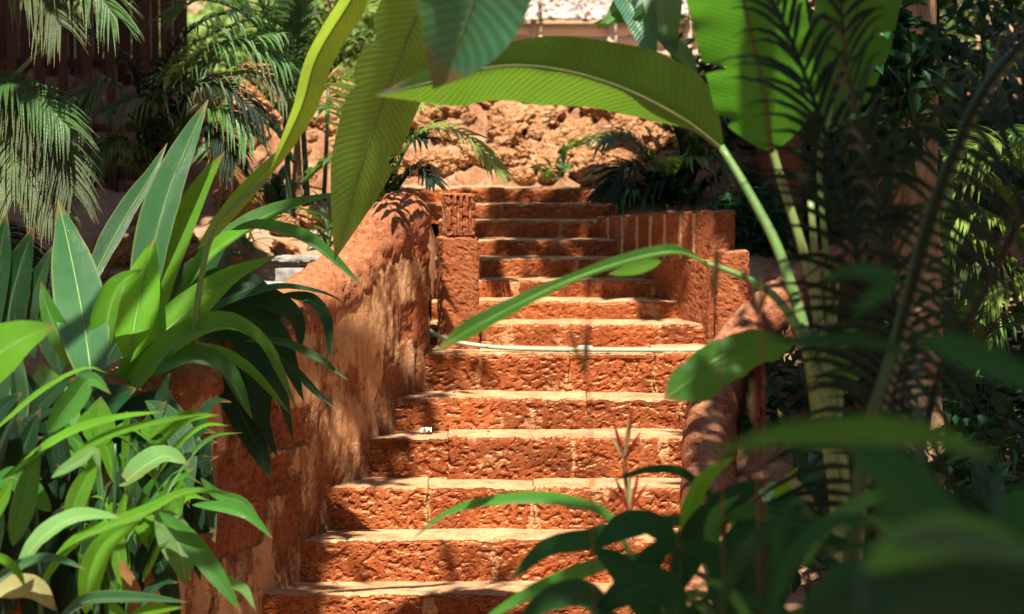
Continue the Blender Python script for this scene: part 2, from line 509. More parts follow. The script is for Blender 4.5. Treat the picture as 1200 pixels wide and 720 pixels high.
def frond_into(mb, pts, ll, n, width, nrm=(0, -.3, 1), ang=(62, 30), droop=.45, rad=.006, rnd=None, start=.12, vee=.35, jit=.12, seg=5):
    """a feather palm leaf: rachis and its two rows of leaflets"""
    rnd = rnd or random
    K = 40
    pp = crom(pts, K + 1)
    mb.tube(pp, [rad * (1 - .82 * i / K) for i in range(K + 1)], 6)
    nrm = V(nrm).normalized()
    for i in range(n):
        t = start + (1 - start) * (i + .5) / n
        x = t * K; k = min(int(x), K - 1)
        p = pp[k].lerp(pp[k + 1], x - k)
        T = (pp[k + 1] - pp[k]).normalized()
        S = T.cross(nrm); S.normalize(); Nn = S.cross(T)
        lt = ll * (.35 + .65 * math.sin(math.pi * clamp(.12 + .86 * (t - start) / (1 - start))) ** .7)
        a = R(lerp(ang[0], ang[1], t))
        for sd in (-1, 1):
            aa = a + rnd.uniform(-jit, jit)
            D = (T * math.cos(aa) + S * sd * math.sin(aa) + Nn * (vee + rnd.uniform(-jit, jit))).normalized()
            l = lt * rnd.uniform(.85, 1.1); dr = droop * rnd.uniform(.7, 1.3)
            W = D.cross(Nn); W.normalize()
            rows = []
            for q in range(seg + 1):
                s = q / seg
                c = p + D * l * s + V((0, 0, -dr * l * s * s))
                w = width * .5 * max(.06, (1 - s ** 2.2) * min(1, .4 + s * 4))
                B = W.cross(D)
                rows.append([(c - W * w + B * w * .35, (0, s), 0), (c, (.5, s), 0), (c + W * w + B * w * .35, (1, s), 0)])
            mb.grid(rows)


def frond(par, mat, pts, d, ll, n=34, w=7, d1=None, name='frond', rad=3, **k):
    """pts px from the base to the tip, ll leaflet length px, w leaflet width px"""
    d1 = d if d1 is None else d1
    m = len(pts) - 1
    path = [P(x, y, lerp(d, d1, i / m)) for i, (x, y) in enumerate(pts)]
    s = (d + d1) / 2 / F
    mb = MB()
    frond_into(mb, path, ll * s, n, w * s, rad=rad * s, **k)
    return mb.build(name, M[mat], par)


def leaf_cloud(mb, c, r, n, size, rnd, gap=0.0, gs=1.2, flat=.0, seed=0):
    """many small bent leaves spread through an uneven volume"""
    c = V(c); k = 0; tries = 0
    while k < n and tries < n * 12:
        tries += 1
        q = V((rnd.uniform(-1, 1), rnd.uniform(-1, 1), rnd.uniform(-1, 1)))
        if q.length > 1: continue
        p = c + V((q.x * r[0], q.y * r[1], q.z * r[2]))
        if p.z > 3.6 and sunny(p): continue
        if noise.noise(p * gs + V((seed, 0, 0))) < gap - .2 * (1 - q.length): continue
        k += 1
        a = rnd.uniform(0, 6.283); e = rnd.gauss(-.3, .5)
        D = V((math.cos(a) * math.cos(e), math.sin(a) * math.cos(e), math.sin(e)))
        nn = V((rnd.gauss(0, .5), rnd.gauss(0, .5), 1)).normalized()
        W = D.cross(nn).normalized(); B = W.cross(D)
        l = size * rnd.uniform(.6, 1.3); w = l * rnd.uniform(.17, .26)
        i0 = mb.vert(p, (.5, 0)); i1 = mb.vert(p + D * l * .45 - W * w + B * w * .3, (0, .45))
        i2 = mb.vert(p + D * l * .5 - B * l * .04, (.5, .5)); i3 = mb.vert(p + D * l * .45 + W * w + B * w * .3, (1, .45))
        i4 = mb.vert(p + D * l - B * l * .16, (.5, 1))
        mb.f += [(i0, i2, i1), (i0, i3, i2), (i1, i2, i4), (i2, i3, i4)]


def tree(name, label, base, top, r0, r1, crowns, leaf_mat, bark, size, seed, cat='tree', group=None, limbs=True, gap=-.1, bend=.15):
    rnd = random.Random(seed)
    t = empty(name, base, label, cat, group)
    mb = MB(); b, tp = V(base), V(top)
    mid = b.lerp(tp, .5) + V((rnd.uniform(-bend, bend), rnd.uniform(-bend, bend), 0))
    pts = crom([b - V((0, 0, .2)), b.lerp(mid, .5), mid, tp], 26)
    mb.tube(pts, [lerp(r0, r1, i / 25) * (1.25 if i < 2 else 1) for i in range(26)], 14, .22, seed)
    if limbs:
        for (c, r, n) in crowns:
            c = V(c)
            st = pts[rnd.randint(15, 24)]
            m2 = st.lerp(c, .5) + V((0, 0, .25))
            mb.tube(crom([st, m2, c], 10), [lerp(r1 * .8, r1 * .15, i / 9) for i in range(10)], 7, .1, seed)
            for q in range(5):
                e = c + V((rnd.uniform(-1, 1) * r[0], rnd.uniform(-1, 1) * r[1], rnd.uniform(-.6, .9) * r[2])) * .8
                mb.tube(crom([m2.lerp(c, rnd.random()), m2.lerp(e, .6) + V((0, 0, .1)), e], 7), [lerp(r1 * .3, .006, i / 6) for i in range(7)], 5)
    mb.build('trunk', M[bark], t)
    for q, (c, r, n) in enumerate(crowns):
        mb = MB(); leaf_cloud(mb, c, r, n, size, rnd, gap, 1.6, seed=seed + q)
        mb.build('crown', M[leaf_mat], t)
    return t
# ================================================================== ground
def wall_x(y): return -.427 + .48 * (y - 9.95)        # inner foot of the left balustrade
def rwall_x(y): return 1.03 - .375 * (y - 10.25)      # inner foot of the upper right wall

GZ = [(-60, 0), (6.5, 0), (8.2, .05), (8.9, .25), (10, 1.0), (11, 1.28), (12.3, 1.74), (12.9, 1.86), (13.4, 2.06), (14.3, 2.44), (15.2, 2.5), (20, 2.5), (30, 2.6), (40, 4.5), (70, 20)]


def ground_z(x, y):
    z = interp(GZ, y)
    if y < 13.0:                                       # sunk under the stairs
        xl = (wall_x(y) - .12) if y < 10 else -.45
        xr = interp([(7, .75), (10.25, 1.05), (12, .42), (13, .4)], y)
        inn = sstep(xl - .05, xl + .1, x) * (1 - sstep(xr - .1, xr + .08, x))
        z -= .45 * inn * sstep(7.4, 8.2, y) * (1 - sstep(12.35, 12.7, y))
    if x > 1.3 and y > 8: z -= .5 * sstep(1.3, 2.2, x) * (1 - sstep(13, 15, y))
    if x < -1.6 and y > 7: z += .12 * noise.noise(V((x, y, 0)) * .8)
    return z


def build_ground():
    xs = [-70, -45, -28, -18, -12, -8, -6] + [-4.5 + .06 * i for i in range(151)] + [6, 8, 12, 18, 28, 45, 70]
    ys = [-60, -35, -18, -8, -3, 0, 2, 4, 5.5] + [6.5 + .12 * i for i in range(45)] + [11.9 + .05 * i for i in range(74)] + [15.7, 16, 16.5, 17, 17.5, 18.2, 19, 20, 22, 24, 28, 34, 40, 50, 60, 70]
    mb = MB(); rows = []
    for y in ys:
        row = []
        for x in xs:
            z = ground_z(x, y)
            q = V((x, y, z))
            z += .02 * noise.fractal(q * 2.3, .8, 2, 4)
            if 12.2 < y < 16.5 and abs(x) < 5:          # rubble bank
                a = sstep(12.2, 12.9, y) * (1 - sstep(15.6, 16.4, y))
                w = q + V((noise.noise(q * 2), noise.noise(q * 2 + V((9, 0, 0))), 0)) * .12
                d, _ = noise.voronoi(w * 4.2)
                z += a * (.16 * (d[1] - d[0]) ** .7 - .05 + .07 * noise.fractal(q * 7, .8, 2, 5))
            row.append((V((x, y, z)), (x * .1, y * .1), 0))
        rows.append(row)
    mb.grid(rows)
    o = mb.build('ground', M['soil'], attr='mortar')
    return tag(o, 'red laterite soil of the garden', None, None, 'structure')


build_ground()

# ================================================================== laterite surface relief
def rough(p, s=1.0):
    """distance the stone face stands proud (+) or is eaten away (-) at p"""
    d = noise.fractal(p * 9, .7, 2.1, 5) * .011
    q = V((p.x * .8 + p.z * .5, p.y, p.z * 1.1 - p.x * .4))
    n = noise.noise(q * 36 + V((3, 1, 7)))
    m = noise.noise(p * 12 + V((5, 5, 5)))
    t = .12 - m * .42
    if n > t: d -= .017 * sstep(0, .2, n - t)
    n2 = noise.noise(q * 70 + V((1, 8, 2)))
    if n2 > .22: d -= .010 * sstep(0, .2, n2 - .22)
    v, _ = noise.voronoi(q * 19)
    d += .008 * min(.5, v[1] - v[0])
    return d * s


def joint(x, js, w):
    return max([math.exp(-((x - j) / w) ** 2) for j in js] or [0])


def make_step(par, name, xl, xr, y0, z0, z1, depth, js, rgh=1.0, label=None, dx=.0065, wear=1.0):
    mb = MB(); rows = []
    h = z1 - z0
    prof = []                                           # (y, z, normal)
    nr = max(8, int(h / dx))
    for j in range(nr + 1):
        prof.append((y0, z0 + (h - .022) * j / nr, V((0, -1, 0)), 1.0))
    for a in (25, 50, 75):
        prof.append((y0 + .022 - .022 * math.cos(R(a)), z1 - .022 + .022 * math.sin(R(a)), V((0, -math.cos(R(a)), math.sin(R(a)))), .8))
    nt_ = max(6, int(depth / .014))
    for j in range(nt_ + 1):
        t = j / nt_
        prof.append((y0 + .022 + depth * t, z1, V((0, 0, 1)), lerp(.55, .22, min(1, t * 4))))
    nx = int((xr - xl) / dx)
    for (y, z, n, k) in prof:
        row = []
        for i in range(nx + 1):
            x = lerp(xl, xr, i / nx)
            p = V((x, y, z))
            xj = x + noise.noise(V((z * 9, y * 3, 2))) * .018
            jt = joint(xj, js, .011)
            low = noise.noise(V((x * 2.1, y0 * 7, 1))) * .014 + noise.noise(V((x * 7, y0 * 7, 4))) * .010
            chip = max(0, noise.noise(V((x * 9, y0 * 5, 9))) - .15) * .05 + max(0, noise.noise(V((x * 26, y0 * 5, 3))) - .2) * .022
            bi = sum(1 for q in js if q < xj)
            tn = noise.cell(V((bi * 2.7 + .5, y0 * 9.1, 1.5)))
            blk = noise.cell(V((sum(1 for q in js if q < xj) * 3.1 + y0 * 11, y0, 0))) * .016 - .008
            dsp = rough(p, rgh) * k + (low + blk) * (1 if k > .6 else .35) * wear - jt * (.012 if k > .5 else .003) * (.4 + noise.noise(V((xj * 3, z * 12, 5))))
            q = p + n * dsp
            if n.z > .9: q.z += -.004 * noise.noise(p * 5)
            edge = math.exp(-((z1 - z) / .03) ** 2) * math.exp(-(max(0, y - y0) / .03) ** 2)
            q += V((0, .7, -1)).normalized() * chip * edge
            mz = noise.noise(V((x * 5, z * 5, y0 * 3)))
            jw = joint(xj, js, .022) * (.55 + .6 * mz)
            mo_ = (jw + .5 * sstep(.34, .6, mz)) * (1 if n.y < -.5 else .2)
            row.append((q, (clamp(.5 * tn + .9 * sstep(.1, .6, noise.noise(V((x * 3, z * 6, y0 * 5))))), clamp(.8 * noise.noise(V((x * 4 + 7, z * 7, y0 * 4))))), mo_))
        rows.append(row)
    mb.grid(rows)
    # back and underside close the slab
    o = mb.build(name, M['step'], par, smooth=False, attr='mortar')
    if label: o['label'] = label
    return o


LOW = [(8.6, 703), (8.87, 637), (9.14, 575), (9.41, 515), (9.68, 468), (9.95, 415)]
UPP = [(10.36, 380), (10.63, 353), (10.90, 328), (11.17, 303), (11.44, 281), (11.71, 258), (11.98, 238), (12.25, 220)]
def topz(Y, y): return H - (y - HOR) * Y / F


stair = empty('staircase', (0, 8.6, 0), 'flight of rough orange laterite steps climbing between the two balustrades', 'staircase')
rs = random.Random(5)
zprev = -.02
seq = LOW + UPP
for i, (Y, py) in enumerate(seq):
    z1 = topz(Y, py)
    if i < 6:
        xl = wall_x(Y) - .16; xr = .98 if i < 5 else 1.02
        dep = .40 if i < 5 else .50
        k = [(-.35, .12, .62), (-.55, -.08, .45), (-.38, .1, .55), (-.30, .28, .70), (-.62, -.05, .36, .80), (-.16, .28, .70)][i]
    else:
        xl = -.42; xr = rwall_x(Y) + .05
        dep = .40 if i < 13 else .55
        if i >= 12: xl, xr = -.75, .62
        k = [rs.uniform(-.2, .1), rs.uniform(.25, .45)] + ([.75] if i < 9 else [])
    make_step(stair, 'step', xl, xr, Y, zprev - .03, z1, dep, k, .52 if i < 6 else .36, dx=.0065 if i < 7 else .009, wear=1.0 if i < 6 else .6)
    zprev = z1


# ================================================================== left balustrade
CREST = [(7.0, .98), (7.6, .93), (8.1, .87), (8.5, .78), (8.81, .698), (9.04, .648), (9.275, .553), (9.52, .468), (9.73, .332), (9.95, .236), (10.1, .20)]
lw = empty('balustrade_wall', (wall_x(9), 9, 0), 'sloping balustrade with flaking plaster and a rounded top, left of the lower steps', 'balustrade')
DIR = V((.48, 1, 0)).normalized(); NRM = V((DIR.y, -DIR.x, 0)); TH = .25


def wall_pt(y, z, off=0.0): return V((wall_x(y), y, z)) - NRM * off


def build_left():
    mb = MB(); rows = []
    s0, s1 = 6.9, 9.98
    ny = 250; nz = 105
    def face(y, v, off, n, disp=True, corner=0.0):
        zt = H - interp(CREST, y) - .10
        z = lerp(-.1, zt, v)
        p = wall_pt(y, z, off)
        bx, bz = y / .36 + (.5 if int(z / .19) % 2 else 0), z / .19
        cell = noise.cell(V((math.floor(bx) * 1.7 + 31, math.floor(bz) * 2.3 + 7, 3)))
        ex = 1 if cell > .66 else 0
        fx, fz = abs(bx % 1 - .5) * 2, abs(bz % 1 - .5) * 2
        blockedge = sstep(.98, .86, fx) * sstep(.97, .80, fz)
        msk = .60 + .42 * noise.fractal(V((p.x * 2.4, p.y * 2.4, p.z * 1.1)), .8, 2, 4) + .30 * noise.fractal(V((p.x * 8, p.y * 8, p.z * 4.5)), .8, 2, 4) - .5 * ex * blockedge - .10 * sstep(.75, 1, v)
        d = 0
        if disp:
            d = .006 * sstep(.35, .6, msk) + noise.fractal(p * 6, .8, 2, 4) * .006 + .010 * noise.noise(p * 2.2)
            d += .007 * noise.noise(V((y * 22, p.z * 5, 3))) + .005 * noise.noise(V((y * 50, p.z * 14, 8)))
            if msk < .45: d += rough(p, .55)
        return (p + n * d, (y, z), msk)
    for j in range(nz + 1):
        row = [face(lerp(s0, s1, i / ny), j / nz, 0, NRM) for i in range(ny + 1)]
        y = s1                                          # round the corner and across the end face
        for a in (30, 60, 90):
            n = NRM * math.cos(R(a)) + DIR * math.sin(R(a))
            q = face(y, j / nz, .05, n)
            row.append((q[0] + NRM * (.05 * math.cos(R(a))) + DIR * (.05 * math.sin(R(a))), q[1], q[2] * .5))
        for o in (.12, .2, TH):
            q = face(y, j / nz, o, DIR); row.append((q[0] + DIR * .05, q[1], q[2] * .5))
        for i in range(30, -1, -1):
            q = face(lerp(s0, s1, i / 30), j / nz, TH, -NRM); row.append(q)
        rows.append(row)
    mb.grid(rows)
    mb.build('wall_body', M['plaster'], lw, attr='mortar')
    # rounded coping
    mb = MB(); rows = []
    n = 190
    for i in range(n + 1):
        y = lerp(6.9, 10.05, i / n)
        c = wall_pt(y, H - interp(CREST, y) - .145, TH / 2)
        sl = (interp(CREST, y - .08) - interp(CREST, y + .08)) / .18
        T = (DIR + V((0, 0, sl))).normalized(); U = NRM.cross(T).normalized()
        if U.z < 0: U = -U
        shr = 1.0
        if y > 9.93: shr = math.sqrt(max(.05, 1 - ((y - 9.93) / .125) ** 2))
        row = []
        for k in range(33):
            a = R(lerp(-42, 222, k / 32))
            d = NRM * math.cos(a) + U * math.sin(a)
            p = c + d * (.148 - .007 * joint(y + .02 * noise.noise(d * 2 + V((0, y * 3, 0))), [6.93 + .205 * q for q in range(16)], .010)) * shr
            row.append((p + d * (rough(p, .8) + .012 * noise.noise(p * 4)), (k / 32, y), .12 + .3 * noise.noise(p * 5)))
        rows.append(row)
    mb.grid(rows)
    mb.build('coping', M['cap'], lw, attr='mortar')


build_left()

# ================================================================== right balustrade
RC = [P(1075, 255, 11.6), P(985, 285, 10.9), P(925, 318, 10.45), P(878, 360, 10.05), P(848, 402, 9.75), P(834, 452, 9.35), P(831, 520, 8.9), P(830, 600, 8.3), P(832, 700, 7.7), P(835, 760, 7.2)]
rw = empty('curved_balustrade', (RC[4].x, RC[4].y, 0), 'curved grey-brown balustrade with a rounded top, right of the steps behind the banana stalks', 'balustrade')


def build_right():
    path = crom(RC, 170)
    cap = MB(); body = MB(); rc_, rb_ = [], []
    for i, p in enumerate(path):
        T = (path[min(i + 1, 169)] - path[max(i - 1, 0)]).normalized()
        S = T.cross(V((0, 0, 1))); S.normalize(); U = S.cross(T)
        c = p - U * .12
        row = []
        for k in range(27):
            a = R(lerp(-45, 225, k / 26))
            d = S * math.cos(a) + U * math.sin(a)
            q = c + d * .12
            row.append((q + d * (rough(q, .55) + .006 * noise.noise(q * 4) - .007 * joint(i / 170 * 5.2, [.11 + .22 * g for g in range(24)], .014)), (k / 26, i / 170), .15 + .4 * noise.noise(q * 6)))
        rc_.append(row)
        zb = max(-.1, ground_z(p.x + .3, p.y) - .2)
        row = []
        for sd in (1, -1):
            ks = range(15) if sd > 0 else range(14, -1, -1)
            for k in ks:
                z = lerp(-.15, c.z - .03, k / 14)
                q = V((c.x, c.y, z)) + S * .105 * sd
                row.append((q + S * sd * (rough(q, .6) + .012 * noise.noise(q * 3)), (k / 14, i / 170), .3 + .5 * noise.noise(q * 3)))
        rb_.append(row)
    cap.grid(rc_); body.grid(rb_)
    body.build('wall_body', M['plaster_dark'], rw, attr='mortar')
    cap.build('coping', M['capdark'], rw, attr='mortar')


build_right()

# ================================================================== blocks
def stone_block(mb, c, s, rz=0.0, flutes=0, rgh=.6, mort=None, seed=0, top=None):
    """a box of six roughened faces; flutes = number of upright grooves worked into the sides"""
    Mz = Matrix.Rotation(rz, 3, 'Z'); c = V(c)
    hx, hy, hz = s[0] / 2, s[1] / 2, s[2] / 2
    rb = min(.014, min(s) * .12)
    def shape(u, v, w):
        return V((u * hx, v * hy, w * hz))
    def disp(q, n, u):
        # round the edges off
        e = sorted([abs(abs(q.x) - hx), abs(abs(q.y) - hy), abs(abs(q.z) - hz)])[1]
        r = -rb * (1 - min(1, e / rb)) ** 2 * .5
        f = 0
        if flutes and abs(n.z) < .5:
            f = -.020 * (.5 + .5 * math.cos(u * flutes * 2 * math.pi)) ** 1.5
        return r + f
    dx = .004 if flutes else .011
    for (ax, sg) in ((0, 1), (0, -1), (1, 1), (1, -1), (2, 1)):
        o = [i for i in range(3) if i != ax]
        na = max(3, int(s[o[0]] / dx)); nb = max(3, int(s[o[1]] / dx))
        rows = []
        for j in range(nb + 1):
            row = []
            for i in range(na + 1):
                q = V((0, 0, 0)); q[ax] = sg * s[ax] / 2
                q[o[0]] = (i / na - .5) * s[o[0]]; q[o[1]] = (j / nb - .5) * s[o[1]]
                n = V((0, 0, 0)); n[ax] = sg
                # blend the normal at edges so the faces stay joined
                nn = V(n)
                for k_, hh in ((0, hx), (1, hy), (2, hz)):
                    if k_ != ax and abs(abs(q[k_]) - hh) < 1e-5: nn[k_] += math.copysign(1, q[k_])
                nn.normalize()
                w = c + Mz @ q
                ro = rough(w + V((seed, 0, 0)), rgh)
                mm = mort(q, ax) if mort else 0.0
                q2 = q + nn * (disp(q, n, i / na) + ro - .007 * mm)
                if top and q.z > 0: q2.z += top(q2.x) * (q.z / hz)
                row.append((c + Mz @ q2, (i / na, j / nb), mm))
            rows.append(row)
        if sg < 0: rows = rows[::-1]
        mb.grid(rows)


post = empty('newel_post', (-.28, 10.2, 0), 'square laterite post with a grooved upper block, at the left start of the upper steps', 'post')
zt = H - (228 - HOR) * 10.15 / F; zm = H - (278 - HOR) * 10.15 / F; zb = topz(9.95, 415) - .02
mb = MB(); stone_block(mb, (-.272, 10.24, (zm + zb) / 2), (.185, .20, zm - zb), R(12), 0, .34, seed=3)
mb.build('shaft', M['block'], post, smooth=False, attr='mortar')
mb = MB(); stone_block(mb, (-.268, 10.235, (zt + zm) / 2 + .002), (.15, .17, zt - zm), R(12), 5, .5, mort=lambda q, a: .42 if a != 2 and math.cos((q.x / .15 + .5) * 10 * math.pi) > .3 else 0, seed=8)
mb.build('grooved_cap', M['block'], post, attr='mortar')

uw = empty('side_wall', (rwall_x(10.9), 10.9, 0), 'low wall of upright laterite blocks with pale joints, right of the upper steps', 'wall')
a = V((rwall_x(10.32), 10.32, 0)); b = V((rwall_x(11.72), 11.72, 0))
ln = (b - a).length; ang = math.atan2(a.y - b.y, a.x - b.x)   # local x runs from far to near
dirn = (a - b).normalized(); nout = V((-dirn.y, dirn.x, 0))
if nout.x < 0: nout = -nout
mid = (a + b) / 2 + nout * .07
JS = [-.60, -.40, -.20, -.02, .16, .36, .52]
ztop = H - .39; zbot = .55
def mjoint(q, ax):
    if ax != 1: return 0
    m_ = joint(q.x + .006 * noise.noise(q * 14), [(j + .02) for j in JS], .022)
    return m_ * .95
mb = MB(); stone_block(mb, (mid.x, mid.y, (ztop + zbot) / 2), (ln, .14, ztop - zbot), ang, 0, .2, mort=mjoint, seed=1, top=lambda x: .055 * x)
mb.build('block_course', M['block'], uw, smooth=False, attr='mortar')
# the plastered foot of the wall stands a little proud of the blocks
ft = H - .63
mb = MB()
c2 = mid - nout * .008
stone_block(mb, (c2.x + dirn.x * .04, c2.y + dirn.y * .04, (ft + zbot) / 2), (ln * .96, .15, ft - zbot), ang, 0, .22, mort=lambda q, ax: .30 + .35 * noise.noise(V((q.x * 9, q.y * 9, q.z * 2))), seed=6, top=lambda x: .05 * x)
mb.build('wall_foot', M['block'], uw, smooth=False, attr='mortar')

ep = empty('end_block', (1.06, 10.2, 0), 'rough upright laterite block standing at the near end of the low wall', 'stone block')
mb = MB(); stone_block(mb, (1.105, 10.27, (H - .548 + .8) / 2), (.165, .17, H - .548 - .8), R(-4), 0, .35, seed=12)
o = mb.build('block', M['block'], ep, smooth=False, attr='mortar')

# ================================================================== hose
hp = [P(495, 330, 10.12), P(497, 365, 10.10), P(502, 386, 10.08), P(520, 396, 10.06), P(545, 403, 10.06), P(600, 408.5, 10.04), P(680, 410, 10.02), P(760, 410.5, 10.0), P(812, 410.5, 10.0), P(850, 409, 10.02)]
zl = topz(9.95, 415)
hp = [V((p.x, p.y, max(p.z, zl + .012))) for p in hp]
mb = MB(); mb.tube(crom(hp, 80), .0115, 10)
hose = mb.build('garden_hose', M['hose'])
tag(hose, 'thin pale green garden hose lying across the landing', 'hose')
mb = MB(); q = P(686, 409.5, 10.02); mb.tube([q + V((-.035, 0, .004)), q + V((-.012, 0, .004)), q + V((.012, 0, .004)), q + V((.035, 0, .004))], [.014, .017, .017, .014], 10)
mb.build('hose_joint', M['pale_stone'], hose)

# scrap
mb = MB(); c = P(499, 500, 9.56); c.z = topz(9.41, 515) + .012
rr = random.Random(3)
rows = []
for i in range(6):
    rows.append([(c + V(((i - 2.5) * .011, (j - 2) * .012, .012 * rr.uniform(-.5, 1.6))), (i / 5, j / 4), 0) for j in range(5)])
mb.grid(rows)
tag(mb.build('paper_scrap', M['litter']), 'small crumpled white scrap on the third step from the landing', 'litter')

# dry scraps on the treads
fl = random.Random(9)
for k in range(16):
    i = fl.randint(0, 6); Y, py = seq[i]
    x = (wall_x(Y) + fl.uniform(.03, .35)) if fl.random() < .6 and i < 6 else fl.uniform(-.4, .7)
    c = V((x, Y + fl.uniform(.04, .22), topz(Y, py) + .012)); a = fl.uniform(0, 6.28); l = fl.uniform(.018, .045)
    mb = MB(); leaf_into(mb, [c, c + V((math.cos(a) * l * .5, math.sin(a) * l * .5, .012)), c + V((math.cos(a) * l, math.sin(a) * l, .004))], l * .5, (0, 0, 1), 'lance', .5, .3, 6, 4, seed=k)
    tag(mb.build('fallen_leaf', M['lf_dry']), 'tiny dry leaf scrap lying on a dusty tread of the lower steps', 'fallen leaf', 'dry scraps on the treads')

# ================================================================== loose rocks on the bank
rk = []
for k in range(6):
    mb = MB(); rows = []
    rv = random.Random(40 + k)
    sx, sy, sz = rv.uniform(.8, 1.25), rv.uniform(.8, 1.2), rv.uniform(.6, .85)
    for i in range(37):
        th = math.pi * i / 36
        row = []
        for j in range(52):
            ph = 2 * math.pi * j / 52
            d = V((math.sin(th) * math.cos(ph), math.sin(th) * math.sin(ph), math.cos(th)))
            q = d + V((k * 7.3, 0, 0))
            cl = noise.voronoi(q * 1.3)[0]
            c2 = noise.voronoi(q * 3.1 + V((4, 4, 4)))[0]
            r = .70 + .42 * cl[0] + .30 * min(.5, c2[1] - c2[0]) + .22 * noise.fractal(q * 2.2, .8, 2, 4) + .09 * noise.fractal(q * 7, .7, 2, 3)
            row.append((V((d.x * sx, d.y * sy, d.z * sz)) * r, (j / 52, i / 36), 0))
        rows.append(row)
    mb.grid(rows, closed=True)
    rk.append(mb)
LBL = 'rough orange laterite stone bedded in the sunny rubble bank behind the steps'
proto = []
for k in range(6):
    o = rk[k].build('rock', M['rock'], smooth=False, attr='mortar')
    proto.append(o)
rp = random.Random(21)
spots = []
for k in range(240):
    y = rp.uniform(12.75, 15.2); x = rp.uniform(-2.0, 1.1)
    if y < 13.3 and not (-.62 < x < .75): x = rp.uniform(.55, .8)
    spots.append((x, y, rp.uniform(.045, .12) * (1.1 if y > 13.6 else 1)))
for k in range(34):
    spots.append((rp.uniform(-2.4, -.75), rp.uniform(10.8, 12.9), rp.uniform(.04, .10)))
for (px, py, Y, s) in [(690, 200, 12.9, .13), (700, 225, 12.6, .12), (722, 215, 12.5, .12), (676, 178, 13.4, .14), (640, 160, 13.7, .14), (560, 205, 13.1, .11), (520, 205, 13.0, .10), (610, 205, 13.05, .10), (600, 170, 13.6, .13), (650, 140, 14.0, .15), (705, 150, 13.8, .17), (570, 120, 14.1, .12), (690, 128, 14.2, .14), (530, 150, 13.9, .12), (735, 240, 12.3, .09)]:
    q = P(px, py, Y); spots.append((q.x, q.y, s))
for k, (x, y, s) in enumerate(spots):
    src = proto[k % 6]
    o = src if k < 6 else src.copy()
    if k >= 6: COL.objects.link(o)
    o.location = (x, y, ground_z(x, y) + s * .55)
    o.rotation_euler = (rp.uniform(-.5, .5), rp.uniform(-.5, .5), rp.uniform(0, 6.28))
    o.scale = (s, s, s)
    near = x < -.7 and y < 12.95
    tag(o, 'small pinkish stone on the dappled slope beyond the left balustrade' if near else LBL, 'rock', 'stones on the slope beyond the left balustrade' if near else 'stones of the rubble bank')

# flat grey slabs beyond the left balustrade
for (px, py, Y, s, rz, lb) in [(352, 303, 10.6, (.30, .2, .022), .1, 'pale thin stone slab, uppermost of the pile beyond the left balustrade'),
                               (344, 322, 10.55, (.16, .18, .075), -.1, 'squat grey stone under the left end of the pale slab'),
                               (377, 316, 10.6, (.14, .16, .08), .05, 'squat grey stone under the right end of the pale slab'),
                               (330, 334, 10.45, (.24, .2, .03), .25, 'flat grey slab lying lowest beside the squat stones')]:
    mb = MB(); c = P(px, py, Y); stone_block(mb, c, s, rz, 0, .35, seed=px)
    tag(mb.build('stone_slab', M['slate'], attr='mortar'), lb, 'stone slab')
mb = MB(); c = P(345, 345, 10.75)
stone_block(mb, (c.x, c.y, c.z - .18), (.5, .4, .42), .1, 0, 1.0, seed=77)
tag(mb.build('rough_plinth', M['rock'], attr='mortar'), 'low rough stone plinth carrying the grey slabs', 'stone block')

# terrace wall far behind
tw = empty('terrace_wall', P(680, 40, 18.6), 'pale sunlit terrace wall with tan boards at the top centre of the garden', 'wall')
mb = MB(); c = P(690, 12, 18.7)
for i in range(9):
    stone_block(mb, (c.x - 1.3 + i * .34 + .02 * (i % 2), c.y, c.z + .06), (.33, .3, .30), 0, 0, 1.4, seed=i * 5)
    stone_block(mb, (c.x - 1.2 + i * .34, c.y + .02, c.z + .38), (.33, .3, .30), 0, 0, 1.4, seed=i * 5 + 50)
mb.build('coping_stones', M['pale_stone'], tw, attr='mortar')
mb = MB()
for i in range(4): mb.box((c.x, c.y + .05, c.z - .17 - i * .11), (3.3, .05, .105))
mb.build('boards', M['timber_tan'], tw)
for x in (-1.2, -.5, .2, .9):
    mb = MB(); mb.box((c.x + x, c.y - .01, c.z - .45), (.06, .05, .9)); mb.build('stake', M['timber_tan'], tw)
EL = R(59)
_az = R(-3)
SUN = V((math.sin(_az) * math.cos(EL), -math.cos(_az) * math.cos(EL), math.sin(EL)))
# openings in the crowns: places the sun reaches
SUNNY = [((2.3, 10, 1.6), .6), ((1.95, 9.9, 1.3), .3), ((2.1, 9.6, .9), .2), ((1.64, 8.5, 1.0), .26), ((1.6, 8.6, 1.5), .12), ((.93, 9.8, 1.1), .2), ((1.0, 12.2, 1.95), .12),
         ((.60, 6.1, 2.45), .32), ((.35, 6.4, 2.3), .55), ((0, 6.4, 2.3), .5), ((.25, 5.8, 1.75), .4), ((.9, 6.2, 1.7), .14),
         ((-2.45, 9.6, 1.9), .2), ((-1.6, 10.8, 2.3), .15), ((.5, 5.9, 1.25), .12)]


def sunny(p):
    for c, r in SUNNY:
        d = p - V(c)
        if d.z > 0 and (d - SUN * d.dot(SUN)).length < r: return True
    return False


